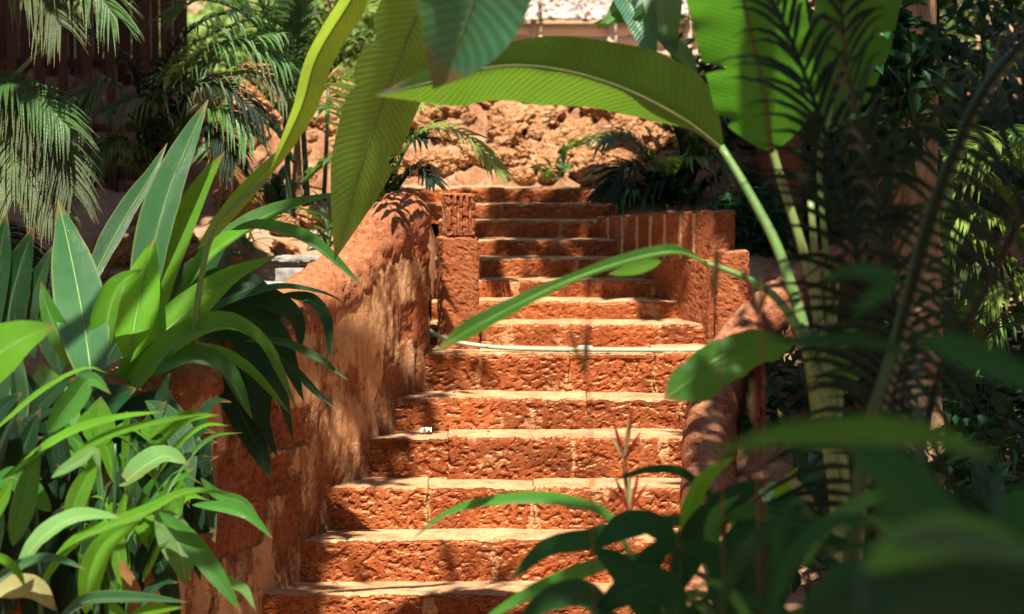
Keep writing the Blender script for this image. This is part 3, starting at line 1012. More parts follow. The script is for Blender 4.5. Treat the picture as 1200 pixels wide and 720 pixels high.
# ================================================================== slatted timber pavilion, top left
pv = empty('timber_pavilion', (-2.9, 13.2, ground_z(-2.9, 13.2)), 'dark slatted timber pavilion in deep shade behind the palms', 'pavilion')
zg = ground_z(-2.9, 13.2) - .3
def upright(px, w, Y=12.6, z0=None, z1=4.6, name='post', dp=.07):
    x = P(px, 100, Y).x; mb = MB(); z0 = zg if z0 is None else z0
    mb.box((x, Y, (z0 + z1) / 2), (w, dp, z1 - z0)); return mb.build(name, M['timber'], pv, bevel=.004)
for px in (-40, 16, 47, 75, 104, 131, 172, 198):
    upright(px, .058)
for (py, hh) in ((-4, .05), (74, .05), (150, .05), (203, .08), (262, .06)):
    a = P(-60, py, 12.66); b = P(215, py, 12.66)
    mb = MB(); mb.box((a + b) / 2, (b.x - a.x, .06, hh)); mb.build('rail', M['timber'], pv, bevel=.004)
for i in range(9):
    x = P(-60, 100, 14.6).x + i * .2
    mb = MB(); z1 = 3.0 if i == 5 else 4.6
    mb.box((x, 14.6, (zg + z1) / 2), (.19, .03, z1 - zg)); mb.build('wall_board', M['timber'], pv)
mb = MB(); a = P(-60, 230, 13.6); b = P(215, 230, 13.6)
mb.box(((a.x + b.x) / 2, 13.6, 1.72), (b.x - a.x, 2.0, .1)); mb.build('floor', M['timber'], pv)
mb = MB(); mb.box(((a.x + b.x) / 2 - .85, 12.7, 4.72), (3.4, 5.6, .12)); mb.build('roof', M['timber'], pv)

# ================================================================== trees in view, and unseen ones placed for their shade
def shade(targets, zc):
    """crown clumps of a tree, set where their shade falls on the given places"""
    out = []
    for t in targets:
        p, r = V(t[0]), t[1]
        c = p + SUN * ((zc - p.z) / SUN.z)
        k = t[2] if len(t) > 2 else 1.0
        out.append((tuple(c), (r, r, .4), int(1350 * r * r * k) + 6))
    return out


st = tree('shade_tree', 'pale brown tree trunk lit by the sun, in front of the right-hand palms', P(1085, 640, 8.4).xy.to_3d(), P(1052, 300, 8.9) + V((.1, .5, 3.4)), .105, .09,
     shade([((1.35, 9.6, .9), .5), ((2.2, 9.4, .8), .9), ((2.9, 10.8, 1.2), .9), ((1.03, 9.2, .8), .24, .9), ((1.0, 8.7, .6), .25, 1), ((1.75, 8.6, 1.9), .5), ((1.6, 8.4, .4), .5), ((2.6, 9.2, 2.2), .7)], 6.0),
     'tree_leaf', 'bark', .24, 3, gap=-.15, bend=.03)
for cx, cy, Y, r, n in [(1040, 90, 7.9, (.20, .25, .32), 520), (985, 180, 8.9, (.12, .2, .25), 260), (1075, 130, 8.9, (.16, .2, .3), 300)]:
    mb = MB(); leaf_cloud(mb, tuple(P(cx, cy, Y)), r, n, .13, random.Random(cx), -.15, 3.0); mb.build('crown', M['lf_dark'], st)  # added dark foliage standing in for the shade over the upper trunk
tree('shade_tree', 'dark red-brown tree trunk rising behind the bright banana leaf', P(915, 420, 12.2).xy.to_3d() + V((0, 0, .6)), P(905, -60, 12.3) + V((.1, .3, 2.8)), .15, .12,
     shade([((1.8, 11, 1.6), .9), ((1.15, 12.3, 2.1), .55, .7), ((2, 12.8, 2.2), 1), ((.62, 11.5, 1.6), .34), ((.2, 11.9, 1.75), .34, .6), ((.58, 11.15, 1.4), .27), ((.78, 10.85, 1.35), .16), ((-.05, 11.75, 1.65), .25, .6), ((.5, 11.8, 1.75), .3), ((.85, 10.8, 1.62), .28, .5), ((.2, 11.35, 1.5), .26, .5), ((-.1, 11.15, 1.4), .18, .4), ((1.5, 12.1, 2.6), .5), ((-.1, 12.1, 1.8), .25, .35)], 6.3),
     'tree_leaf', 'bark_red', .24, 7, gap=-.15, bend=.05)
tree('shade_tree', 'dark slender trunk half hidden in the shade right of the palm stem', P(1010, 460, 11.0).xy.to_3d() + V((0, 0, .2)), P(1000, -60, 11.6) + V((.4, .2, 2.0)), .16, .12,
     shade([((3.3, 12.6, 2.2), 1), ((1.9, 11.6, 2.6), .7), ((2.9, 13.4, 2.6), 1)], 6.4), 'tree_leaf', 'bark_dark', .24, 9, gap=-.15)
tree('shade_tree', 'unseen leafy tree at the right, its crown placed to shade the foreground', (2.4, 2.2, 0), (2.2, 1.6, 4.2), .16, .09,
     shade([((1.0, 2.6, 1.6), 1.0), ((.7, 4.0, 1.3), .8), ((1.5, 3.8, 2.2), .9), ((.55, 5.3, 1.0), .55), ((1.15, 5.3, 1.2), .75), ((1.8, 5.0, 2.2), .7), ((1.15, 6.6, .9), .55), ((1.7, 6.8, 1.0), .6), ((1.3, 4.2, 2.6), .6), ((1.12, 6.5, 2.5), .22)], 4.7),
     'tree_leaf', 'bark_dark', .24, 15, gap=-.2)  # out of view; crown shaped to keep the right foreground dark

# dense dark growth on the right
rb = random.Random(8)
def bush(name, label, c, r, n, size, mat, seed, cat='shrub', group=None, gap=-.1):
    t = empty(name, (c[0], c[1], ground_z(c[0], c[1])), label, cat, group)
    mb = MB(); leaf_cloud(mb, c, r, n, size, random.Random(seed), gap, 1.8, seed=seed)
    mb.build('foliage', M[mat], t)
    mb = MB(); rr = random.Random(seed + 1); g = V((c[0], c[1], ground_z(c[0], c[1]) - .1))
    for k in range(6):
        e = V(c) + V((rr.uniform(-.7, .7) * r[0], rr.uniform(-.7, .7) * r[1], rr.uniform(-.2, .7) * r[2]))
        mb.tube(crom([g + V((rr.uniform(-.1, .1), rr.uniform(-.1, .1), 0)), g.lerp(e, .5) + V((rr.uniform(-.1, .1), 0, .1)), e], 8), [lerp(.025, .006, i / 7) for i in range(8)], 6)
    mb.build('stems', M['bark_dark'], t)
    return t
bush('dark_shrub', 'tall dark shrub behind the right-hand wall', (1.9, 13.4, 2.4), (1.0, .7, 1.1), 2600, .13, 'lf_dark', 31)
bush('dark_shrub', 'dark leafy shrub in the shade between the two right-hand trunks', (2.35, 12.6, 2.1), (.8, .6, 1.2), 2200, .13, 'lf_dark', 32)
bush('dark_shrub', 'dark leafy shrub behind the bright right-hand palm', (3.4, 13.6, 2.6), (1.0, .8, 1.3), 2600, .14, 'lf_dark', 33)
bush('dark_shrub', 'low dark undergrowth shrub behind the pale brown trunk', (2.3, 10.6, .8), (.9, .6, .8), 2000, .11, 'lf_dark', 34)
bush('dark_shrub', 'low dark shrub at the right edge below the palms', (3.2, 10.4, .9), (.8, .6, .8), 1500, .12, 'lf_dark', 35)
q = P(885, 262, 11.7)
bush('dark_shrub', 'low dark shrub behind the end block of the low wall', tuple(q), (.28, .3, .22), 700, .09, 'lf_dark', 38)
bush('dark_shrub', 'dark bush outside the curved balustrade', (1.55, 9.8, .75), (.5, .5, .6), 1300, .10, 'lf_dark', 36)
bush('dark_shrub', 'dark bush filling the foot of the pale brown trunk', (1.9, 8.7, .5), (.8, .5, .55), 1500, .11, 'lf_dark', 37)
tree('shade_tree', 'added unseen tree at the left whose crown shades the pavilion and the slope beside it', (-4.2, 9.5, 1.0), (-3.9, 9.2, 5.2), .17, .1,
     shade([((-2.4, 11.4, 1.5), .8), ((-3.0, 10.4, 1.5), .9), ((-2.3, 12.5, 2.2), .9), ((-3.3, 12, 2.2), .9), ((-2.0, 10.4, 1.6), .25, .5)], 6.0), 'tree_leaf', 'bark_dark', .24, 19, gap=-.15)  # tree added out of view to darken the slope by the pavilion
tree('shade_tree', 'added unseen tree whose leaf clumps dapple the left ends of the steps', (-3.6, 3.4, 0), (-3.2, 3.8, 4.6), .12, .07,
     shade([((-.95, 8.75, .3), .16, .7), ((-.82, 9.0, .4), .14, .6), ((-.66, 9.35, .6), .14, .6), ((-.5, 9.65, .8), .12, .6), ((-.35, 9.95, 1.0), .13, .7), ((-.2, 8.6, .12), .3, .3), ((-1.02, 8.6, .3), .22, .8), ((-.92, 8.85, .55), .16, .5)], 5.4), 'tree_leaf', 'bark_dark', .2, 23, gap=-.2)  # tree invented out of view for dapple on the step ends

# far sunlit growth behind the palms, top left to centre
for (px, py, Y, r, n, mt, lb, sd) in [(285, 70, 19, (.9, .6, .6), 1900, 'tree_lime', 'sunlit lime green shrub far behind the palm clump', 41),
                                      (390, 40, 20, (.9, .6, .75), 1900, 'tree_lime', 'blurred bright shrub behind the top of the palm clump', 42),
                                      (480, 40, 21, (.7, .6, .6), 1300, 'tree_lime', 'mid green shrub far behind between the banana leaves', 43),
                                      (150, 0, 22, (1.2, .9, .9), 1400, 'tree_lime', 'bright shrub seen through the gaps of the pavilion', 44),
                                      (560, 0, 24, (.9, .8, .6), 900, 'tree_leaf', 'green shrub behind the hanging blue-green banana leaf', 45),
                                      (830, 20, 21, (1.2, .9, .9), 1500, 'tree_leaf', 'green shrub behind the large bright banana leaf', 46),
                                      (1080, 20, 22, (1.6, .9, 1.3), 1800, 'lf_dark', 'tall dark shrub behind the top right palms', 47),
                                      (1220, 60, 19, (1.2, .9, 1.3), 1500, 'tree_leaf', 'green shrub glimpsed at the top right corner', 48),
                                      (20, 20, 24, (1.6, 1, 1.4), 1600, 'lf_dark', 'dark shrub behind the far left end of the pavilion', 49)]:
    q = P(px, py, Y); bush('shrub', lb, tuple(q), r, n, .17, mt, sd)

# ================================================================== palms
rf = random.Random(14)
def palm(label, base, group=None, name='palm'): return empty(name, base, label, 'palm', group)

# 1 clump behind the left balustrade
p1 = palm('feathery palm clump with thin upright stems behind the left balustrade', P(345, 310, 12.0))
for i, (x0, x1, w) in enumerate([(340, 332, 9), (352, 345, 10), (362, 352, 9), (335, 350, 7), (372, 385, 7)]):
    stem(p1, 'bark' if i % 2 else 'stalk_dark', [(x0, 325), (lerp(x0, x1, .5) + 2, 215), (x1, 105)], 11.9 + .1 * i, w, w1=w * .6, name='stem')
for q in [[(345, 130), (342, 40), (338, -60)], [(340, 140), (320, 60), (270, -10)], [(346, 140), (375, 50), (420, -30)], [(344, 150), (300, 100), (240, 70), (195, 100)],
          [(346, 140), (385, 100), (440, 90), (490, 120)], [(350, 160), (330, 110), (290, 90), (255, 130)], [(345, 160), (362, 100), (395, 60), (440, 40)],
          [(345, 190), (320, 150), (280, 140), (262, 185)], [(352, 215), (385, 190), (408, 195), (430, 235)], [(350, 100), (352, 20), (366, -70)], [(344, 120), (300, 30), (240, 0), (200, 20)], [(344, 130), (310, 60), (270, 55), (235, 90)], [(348, 120), (380, 40), (420, 10), (470, 20)], [(350, 140), (390, 80), (430, 60), (480, 75)], [(343, 140), (328, 60), (300, -10), (290, -60)]]:
    frond(p1, rf.choice(['palm', 'palm', 'palm_light']), q, 11.9, 64, 30, 6, d1=11.6, rnd=rf, droop=.35)
# dry brown hanging frond
frond(p1, 'lf_dry', [(262, 130), (268, 180), (285, 225)], 11.3, 50, 18, 5, rnd=rf, droop=.8)

# 2 palm whose fronds hang before the pavilion
p2 = palm('dark drooping palm hanging in front of the slatted pavilion', P(200, 300, 11.2))
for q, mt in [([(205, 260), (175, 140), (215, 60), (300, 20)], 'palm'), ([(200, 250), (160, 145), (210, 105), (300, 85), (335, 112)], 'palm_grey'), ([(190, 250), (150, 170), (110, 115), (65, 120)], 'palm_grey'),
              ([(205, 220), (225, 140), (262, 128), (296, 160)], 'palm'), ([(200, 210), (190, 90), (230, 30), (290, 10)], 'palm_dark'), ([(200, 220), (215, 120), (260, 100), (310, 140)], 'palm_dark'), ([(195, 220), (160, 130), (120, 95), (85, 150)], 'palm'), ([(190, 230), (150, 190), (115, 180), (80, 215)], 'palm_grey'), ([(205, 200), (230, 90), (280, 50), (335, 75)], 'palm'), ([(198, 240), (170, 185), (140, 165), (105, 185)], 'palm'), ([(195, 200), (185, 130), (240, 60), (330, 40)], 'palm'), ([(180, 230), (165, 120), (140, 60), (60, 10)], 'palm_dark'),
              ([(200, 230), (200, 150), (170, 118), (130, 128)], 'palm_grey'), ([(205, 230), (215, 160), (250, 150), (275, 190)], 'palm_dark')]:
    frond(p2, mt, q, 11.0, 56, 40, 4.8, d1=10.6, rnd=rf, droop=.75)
stem(p2, 'bark_dark', [(196, 330), (200, 280), (200, 225)], 11.1, 16, w1=10)
stem(p2, 'stalk', [(-10, 115), (45, 60), (95, 0), (120, -40)], 9.8, 5, w1=4, name='bare_rachis')

# 3 frond fan at the left edge
p3 = palm('grey-green palm with drooping fronds at the left edge', P(-60, 330, 9.6))
for q, mt in [([(-50, 120), (0, 130), (14, 165), (18, 228)], 'palm_grey'), ([(-60, 140), (10, 125), (55, 150), (85, 225)], 'palm_grey'), ([(-60, 110), (-10, 90), (40, 110), (80, 150)], 'palm'),
              ([(-60, 20), (-10, -20), (40, -10), (70, 30)], 'palm_grey'), ([(-60, 0), (20, -40), (90, -30), (135, 20)], 'palm'), ([(-60, 210), (-20, 170), (30, 190), (60, 240)], 'palm_grey'), ([(-40, 260), (0, 270), (25, 310), (30, 370)], 'palm_dark')]:
    frond(p3, mt, q, 9.7, 70, 50, 4.6, d1=9.3, rnd=rf, droop=.7)
stem(p3, 'bark_dark', [(-70, 420), (-66, 300), (-62, 110)], 9.8, 22, w1=18)

# 4 frond curving over the top of the left balustrade
p4 = palm('young palm with one bright curved frond above the top of the left balustrade', P(455, 262, 10.9))
for q, mt, ll in [([(452, 250), (470, 185), (500, 152), (545, 158), (590, 205)], 'palm_light', 44), ([(450, 250), (452, 205), (475, 165), (500, 165)], 'palm_dark', 48), ([(450, 255), (440, 215), (430, 190), (405, 185)], 'palm_dark', 44),
                  ([(452, 255), (470, 215), (492, 195), (508, 215)], 'palm_dark', 40), ([(450, 250), (455, 190), (462, 140), (470, 90)], 'palm', 50), ([(448, 250), (430, 170), (400, 130), (360, 130)], 'palm', 50)]:
    frond(p4, mt, q, 10.9, ll, 30, 5.5, d1=10.6, rnd=rf, droop=.5)
# fronds reaching over the coping throw the striped shade
for q in [[(450, 240), (445, 150), (462, 90), (500, 60)], [(448, 240), (420, 150), (425, 100), (455, 80)]]:
    frond(p4, 'palm', q, 10.8, 70, 20, 9, d1=9.3, rnd=rf, droop=.3)
stem(p4, 'bark_dark', [(454, 300), (452, 275), (451, 245)], 10.9, 14, w1=10)

# 5 palm behind the right block wall
p5 = palm('dusky green palm behind the low block wall', P(790, 262, 12.4))
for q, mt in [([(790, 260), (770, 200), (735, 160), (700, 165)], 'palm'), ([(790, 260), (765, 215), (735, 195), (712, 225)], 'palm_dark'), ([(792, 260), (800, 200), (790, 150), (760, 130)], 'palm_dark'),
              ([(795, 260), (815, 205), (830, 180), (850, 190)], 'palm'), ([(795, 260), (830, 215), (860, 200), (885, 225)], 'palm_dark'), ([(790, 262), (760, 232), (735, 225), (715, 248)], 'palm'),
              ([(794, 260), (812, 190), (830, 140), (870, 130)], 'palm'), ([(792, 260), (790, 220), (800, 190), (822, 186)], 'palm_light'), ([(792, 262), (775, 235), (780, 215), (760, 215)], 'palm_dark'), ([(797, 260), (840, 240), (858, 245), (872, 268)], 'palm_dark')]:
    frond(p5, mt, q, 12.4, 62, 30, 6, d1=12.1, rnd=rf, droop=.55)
stem(p5, 'bark_dark', [(792, 300), (792, 280), (792, 258)], 12.4, 16, w1=12)

# 6 sunlit palms at the right edge
p6 = palm('sunlit yellow-green palm at the right edge of the garden', P(1190, 470, 10.4))
for q, mt in [([(1230, 330), (1180, 235), (1130, 215), (1085, 235)], 'palm_light'), ([(1230, 350), (1190, 280), (1130, 255), (1090, 300)], 'palm_light'), ([(1230, 330), (1220, 230), (1180, 190), (1130, 195)], 'palm_light'),
              ([(1230, 380), (1180, 320), (1130, 310), (1085, 350)], 'palm_grey'), ([(1230, 350), (1260, 230), (1240, 170), (1190, 160)], 'palm'), ([(1235, 400), (1190, 370), (1150, 380), (1120, 430)], 'palm'),
              ([(1230, 360), (1165, 300), (1120, 280), (1078, 285)], 'palm_light'), ([(1235, 330), (1200, 200), (1160, 170), (1110, 185)], 'palm_light'), ([(1232, 390), (1200, 345), (1150, 345), (1095, 385)], 'palm_light'), ([(1240, 330), (1290, 260), (1320, 250), (1350, 280)], 'palm'), ([(1232, 370), (1205, 330), (1165, 330), (1140, 380)], 'palm_light')]:
    frond(p6, mt, q, 10.3, 86, 40, 7, d1=9.9, rnd=rf, droop=.4)
stem(p6, 'bark', [(1235, 560), (1234, 450), (1231, 330)], 10.4, 26, w1=18)
p7 = palm('small grey-green palm below the sunlit one at the right', P(1120, 560, 9.9))
for q, mt in [([(1125, 540), (1100, 440), (1095, 380), (1075, 345)], 'palm_grey'), ([(1128, 540), (1140, 440), (1160, 390), (1200, 380)], 'palm_grey'), ([(1125, 545), (1080, 480), (1045, 450), (1000, 450)], 'palm_dark'),
              ([(1130, 545), (1175, 470), (1215, 450), (1250, 480)], 'palm_dark'), ([(1122, 540), (1110, 450), (1130, 400), (1150, 350)], 'palm'), ([(1122, 545), (1060, 520), (1020, 500), (985, 530)], 'palm_dark')]:
    frond(p7, mt, q, 9.8, 66, 30, 8, d1=9.4, rnd=rf, droop=.35)
stem(p7, 'bark_dark', [(1126, 620), (1126, 580), (1126, 538)], 9.9, 18, w1=14)

# 7 large dark frond near the lens
p8 = palm('large dark palm frond arching close in front at the right', (.95, 5.2, 0))
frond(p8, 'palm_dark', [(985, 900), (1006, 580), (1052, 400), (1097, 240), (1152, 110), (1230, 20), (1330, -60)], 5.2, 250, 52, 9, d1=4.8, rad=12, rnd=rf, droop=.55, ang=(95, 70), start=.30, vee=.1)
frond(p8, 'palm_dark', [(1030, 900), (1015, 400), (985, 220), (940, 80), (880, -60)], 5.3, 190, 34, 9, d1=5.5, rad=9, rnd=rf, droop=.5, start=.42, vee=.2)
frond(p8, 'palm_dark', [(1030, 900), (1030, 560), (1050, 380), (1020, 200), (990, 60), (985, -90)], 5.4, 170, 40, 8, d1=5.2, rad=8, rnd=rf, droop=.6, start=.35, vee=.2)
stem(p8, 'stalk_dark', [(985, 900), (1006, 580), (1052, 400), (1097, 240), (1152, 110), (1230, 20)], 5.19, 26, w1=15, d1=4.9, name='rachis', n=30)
stem(p8, 'bark_dark', [(1060, 640), (1100, 440), (1150, 350), (1215, 215)], 5.6, 8, w1=9, name='dry_rachis')
stem(p8, 'bark_dark', [(1230, 420), (1185, 335), (1150, 262), (1122, 185)], 5.9, 3, w1=2, name='dry_rachis')
stem(p8, 'stalk_dark', [(1032, 1130), (1030, 1000), (1030, 860)], 5.2, 50, w1=40, name='trunk')
# ================================================================== broad-leaved plant, upper left
rl = random.Random(77)
A = empty('broadleaf_plant', P(170, 640, 8.3).xy.to_3d(), 'tall plant with broad upright and arching leaves, overhanging the left balustrade', 'plant')
L(A, 'lf_cool', [(112, 480), (103, 410), (95, 360), (82, 295), (68, 234)], 7.5, [(0, 40), (.3, 60), (.7, 66), (1, 50)], n=(.1, -.85, .55), fold=.2, roll=(0, 8), rib=4, d1=8.05)
L(A, 'lf_cool', [(168, 400), (176, 310), (196, 230), (222, 165), (244, 117)], 8.1, [(0, 44), (1, 58)], n=(-.3, -1, .3), fold=.35, rib=3, d1=8.25)
L(A, 'lf_cool', [(100, 350), (120, 305), (150, 250), (178, 205), (196, 168)], 8.3, 33, n=(-.5, -1, .3), fold=.4, rib=3, d1=8.4)
L(A, 'lf_bright', [(178, 400), (188, 330), (210, 270), (238, 215), (263, 178)], 8.0, 38, n=(.3, -1, .5), fold=.45, d1=8.4)
L(A, 'lf_bright', [(152, 425), (158, 380), (168, 330), (180, 281)], 7.8, 52, n=(0, -1, .3), fold=.2, rib=3, d1=8.0)
L(A, 'lf_bright', [(122, 420), (126, 375), (140, 335), (167, 316)], 7.7, 40, n=(-.3, -1, .4), fold=.5)
L(A, 'lf_bright', [(132, 460), (165, 415), (215, 370), (268, 326), (328, 298)], 7.8, [(0, 40), (.5, 46), (1, 30)], n=(.45, -.7, .8), fold=.35, d1=8.3, rib=3)
L(A, 'lf_bright', [(146, 470), (195, 410), (255, 382), (303, 402), (347, 478)], 7.7, [(0, 38), (.5, 40), (1, 46)], n=(.3, -.6, 1), fold=.45, d1=8.1, rib=3)
L(A, 'lf_mid', [(180, 440), (220, 420), (262, 436), (296, 492)], 7.7, 36, n=(.2, -.8, .8), fold=.5, d1=8.0)
L(A, 'lf_bright', [(190, 425), (235, 412), (285, 432), (341, 486)], 7.9, 24, n=(.2, -.7, .9), fold=.55, d1=8.2)
L(A, 'lf_mid', [(285, 400), (330, 402), (372, 420), (408, 446)], 8.3, 13, fold=.6, d1=8.5)
L(A, 'lf_dark', [(310, 410), (345, 435), (372, 462), (396, 480)], 8.3, 12, fold=.6, d1=8.5)
L(A, 'lf_mid', [(205, 350), (238, 305), (285, 268), (345, 240), (430, 222)], 8.2, [(0, 24), (.5, 28), (1, 14)], n=(.4, -.6, .9), fold=.5, d1=8.8)
L(A, 'lf_bright', [(212, 345), (245, 300), (290, 270), (335, 252)], 8.2, 26, n=(.2, -.5, 1), fold=.5, d1=8.6)
L(A, 'lf_mid', [(270, 270), (308, 267), (358, 282), (392, 307), (424, 335)], 8.3, 28, n=(.2, -.6, .9), fold=.45, d1=8.4)
L(A, 'lf_cool', [(215, 385), (262, 358), (325, 339), (380, 345), (407, 358)], 8.2, 18, n=(0, -.5, 1), fold=.5, d1=8.5)
L(A, 'lf_dark', [(330, 345), (365, 352), (383, 380), (386, 424)], 8.4, 17, n=(.4, -1, .3), fold=.5)
for q, w in [([(240, 400), (262, 440), (290, 500), (320, 565)], 40), ([(262, 420), (295, 470), (326, 538)], 22), ([(275, 400), (300, 440), (314, 505)], 30), ([(225, 380), (270, 370), (320, 390), (356, 470)], 34),
             ([(225, 365), (290, 345), (345, 370), (352, 415)], 30), ([(200, 360), (260, 330), (310, 350), (330, 400)], 36), ([(235, 395), (275, 395), (320, 440), (345, 520)], 20)]:
    L(A, 'lf_dark', q, 8.3, w, n=(.3, -1, .2), fold=.35, d1=8.45)  # hanging leaves given a dark colour for the deep shade on them
for q, w in [([(20, 430), (10, 380), (20, 325), (40, 265)], 48), ([(40, 420), (32, 375), (45, 330), (62, 288)], 30), ([(-20, 420), (-12, 350), (0, 300), (8, 250)], 44), ([(120, 430), (140, 400), (170, 380), (205, 365)], 40),
             ([(180, 420), (205, 380), (215, 330), (250, 290)], 36), ([(70, 440), (66, 410), (56, 370), (50, 330)], 34), ([(150, 430), (190, 400), (240, 390), (270, 420)], 44), ([(190, 440), (205, 400), (235, 330), (280, 255)], 26)]:
    L(A, 'lf_dark', q, 8.7, w, n=(0, -1, .4), fold=.3)
L(A, 'lf_mid', [(95, 440), (72, 400), (55, 360), (48, 330)], 7.7, 30, n=(.4, -1, .3), fold=.4)
L(A, 'lf_cool', [(190, 455), (205, 500), (232, 560), (252, 640)], 7.7, 42, n=(.3, -1, .4), fold=.4)
L(A, 'lf_dark', [(180, 480), (190, 540), (215, 610), (235, 680)], 7.9, 44, n=(.2, -1, .3), fold=.3)
L(A, 'lf_cool', [(170, 470), (195, 490), (215, 530), (222, 590)], 7.5, 34, n=(.3, -1, .5), fold=.4)
for (x0, x1, y1) in [(150, 140, 430), (170, 165, 400), (190, 180, 420), (120, 112, 470), (205, 190, 440)]:
    stem(A, 'stalk', [(x0, 690), (lerp(x0, x1, .4), 580), (x1, y1)], 8.2, 12, w1=8, name='stem')

def front(px, r):
    """a distance just this side of the balustrade face seen at px"""
    return min(7.9, 5.203 / (.48 - (px - 600) / F)) - r.uniform(.16, .34)


# ================================================================== bright lance-leaved plant, lower left
B = empty('lance_leaf_plant', P(60, 900, 6.9).xy.to_3d(), 'bright green plant with narrow arching leaves before the left balustrade', 'plant')
bl = [('lf_bright', [(-60, 470), (-25, 435), (20, 402), (64, 382)], 6.3, 78, dict(n=(.2, -.9, .8), fold=.2, rib=3)),
      ('lf_pale', [(72, 535), (62, 490), (55, 455), (48, 424)], 7.2, 64, dict(n=(.3, -1, .4), fold=.2, rib=3)),
      ('lf_cool', [(-10, 545), (5, 500), (14, 450), (20, 405)], 7.0, 54, dict(n=(.1, -1, .3), fold=.25, rib=3)),
      ('lf_bright', [(-10, 508), (50, 458), (100, 432), (126, 438)], 6.6, 11, dict(n=(0, -.6, 1))),
      ('lf_bright', [(5, 562), (70, 514), (130, 492), (196, 482)], 6.6, 18, dict(n=(0, -.6, 1))),
      ('lf_bright', [(60, 562), (115, 518), (175, 498), (243, 485)], 6.6, 17, dict(n=(0, -.6, 1))),
      ('lf_mid', [(55, 508), (85, 470), (106, 445), (130, 462)], 6.8, 30, dict(n=(.4, -1, .3))),
      ('lf_bright', [(118, 525), (116, 495), (118, 465)], 7.2, 40, dict(n=(.1, -1, .2), fold=.2, rib=2)),
      ('lf_bright', [(45, 690), (90, 635), (165, 603), (220, 577), (278, 580)], 6.6, [(0, 24), (1, 22)], dict(n=(.1, -.6, 1), rib=2)),
      ('lf_pale', [(20, 672), (48, 632), (92, 606), (146, 607)], 6.5, 32, dict(n=(-.1, -.7, 1))),
      ('lf_bright', [(100, 720), (107, 670), (125, 635), (166, 610)], 6.5, 34, dict(n=(.3, -1, .3), fold=.5)),
      ('lf_mid', [(186, 600), (218, 632), (250, 672), (283, 718)], 6.7, 30, dict(n=(.2, -.8, .8))),
      ('lf_mid', [(225, 592), (262, 596), (292, 606), (320, 632)], 6.9, 19, dict(n=(.1, -.7, .9))),
      ('lf_pale', [(184, 598), (200, 620), (212, 648), (218, 686)], 6.8, 44, dict(n=(.1, -1, .3), ripple=.3)),
      ('lf_pale', [(140, 570), (172, 545), (196, 535), (222, 545)], 7.0, 40, dict(n=(0, -.7, 1))),
      ('lf_yellow', [(-15, 695), (15, 690), (42, 692), (66, 716)], 6.4, 36, dict(n=(0, -.8, .8))),
      ('lf_cool', [(-20, 700), (15, 668), (60, 655), (102, 668)], 6.3, 19, dict(n=(0, -.7, 1))),
      ('lf_bright', [(150, 700), (140, 660), (138, 620), (150, 570)], 7.0, 20, dict(n=(.2, -1, .3))),
      ('lf_mid', [(60, 600), (30, 570), (10, 560), (-20, 580)], 6.7, 30, {}),
      ('lf_bright', [(78, 620), (92, 580), (106, 552), (112, 530)], 6.8, 26, dict(n=(.2, -1, .3))),
      ('lf_mid', [(15, 640), (25, 600), (35, 560), (48, 520)], 6.6, 30, dict(n=(.3, -1, .2))),
      ('lf_dark', [(10, 600), (20, 550), (34, 510), (48, 478)], 6.9, 30, dict(n=(.3, -1, .2))),
      ('lf_cool', [(30, 640), (26, 610), (22, 590), (18, 572)], 7.0, 34, dict(n=(0, -1, .4))),
      ('lf_bright', [(-20, 620), (0, 590), (8, 575), (14, 560)], 6.2, 22, {}),
      ('lf_bright', [(-15, 645), (10, 660), (22, 672), (30, 690)], 6.2, 12, {}),
      ('lf_pale', [(60, 560), (95, 540), (110, 530), (118, 552)], 6.5, 20, dict(n=(0, -.7, .8))),
      ('lf_bright', [(125, 700), (150, 730), (175, 716), (215, 712)], 6.4, 20, {}),
      ('lf_cool', [(60, 740), (100, 706), (160, 702), (220, 706)], 6.4, 24, dict(n=(0, -.5, 1))),
      ('lf_mid', [(235, 560), (255, 580), (285, 590), (310, 620)], 7.2, 14, {}),
      ('lf_pale', [(240, 660), (262, 680), (285, 690), (300, 716)], 6.8, 15, {})]
for (mt, q, d, w, k) in bl:
    L(B, mt, q, d, w, **k)
for (mt, q, d, w) in [('lf_mid', [(95, 620), (110, 600), (130, 560), (160, 520)], 7.3, 34), ('lf_dark', [(40, 680), (60, 640), (90, 590), (100, 540)], 7.5, 44), ('lf_dark', [(150, 620), (150, 580), (165, 540), (190, 505)], 7.6, 50),
                      ('lf_mid', [(160, 640), (175, 600), (190, 570), (228, 548)], 7.4, 36), ('lf_cool', [(100, 660), (95, 640), (88, 610), (84, 570)], 7.4, 40), ('lf_dark', [(70, 720), (80, 690), (90, 660), (120, 630)], 7.2, 44),
                      ('lf_mid', [(0, 640), (10, 610), (12, 590), (10, 560)], 7.2, 40), ('lf_dark', [(0, 560), (8, 530), (20, 500), (30, 460)], 7.5, 50), ('lf_dark', [(100, 520), (112, 490), (130, 470), (160, 455)], 7.5, 50),
                      ('lf_mid', [(90, 700), (112, 690), (130, 650), (128, 600)], 7.3, 28), ('lf_cool', [(180, 560), (176, 520), (182, 490), (195, 470)], 7.5, 30)]:
    L(B, mt, q, d, w, n=(rl.uniform(-.4, .4), -1, .4), fold=.3)
for i in range(52):
    x0 = rl.uniform(-10, 215); y0 = rl.uniform(500, 715)
    dx, dy = rl.uniform(-60, 80), rl.uniform(40, 110)
    L(B, rl.choice(['lf_bright', 'lf_bright', 'lf_mid', 'lf_deep_shade', 'lf_dark']), [(x0 - dx * .4, y0 + dy * .6), (x0, y0), (x0 + dx * .5, y0 - dy * .4), (x0 + dx, y0 - dy * rl.uniform(.1, .5))], min(front(x0 + abs(dx), rl), 7.2), rl.uniform(9, 20), n=(rl.uniform(-.4, .4), -.8, rl.uniform(.3, .9)))
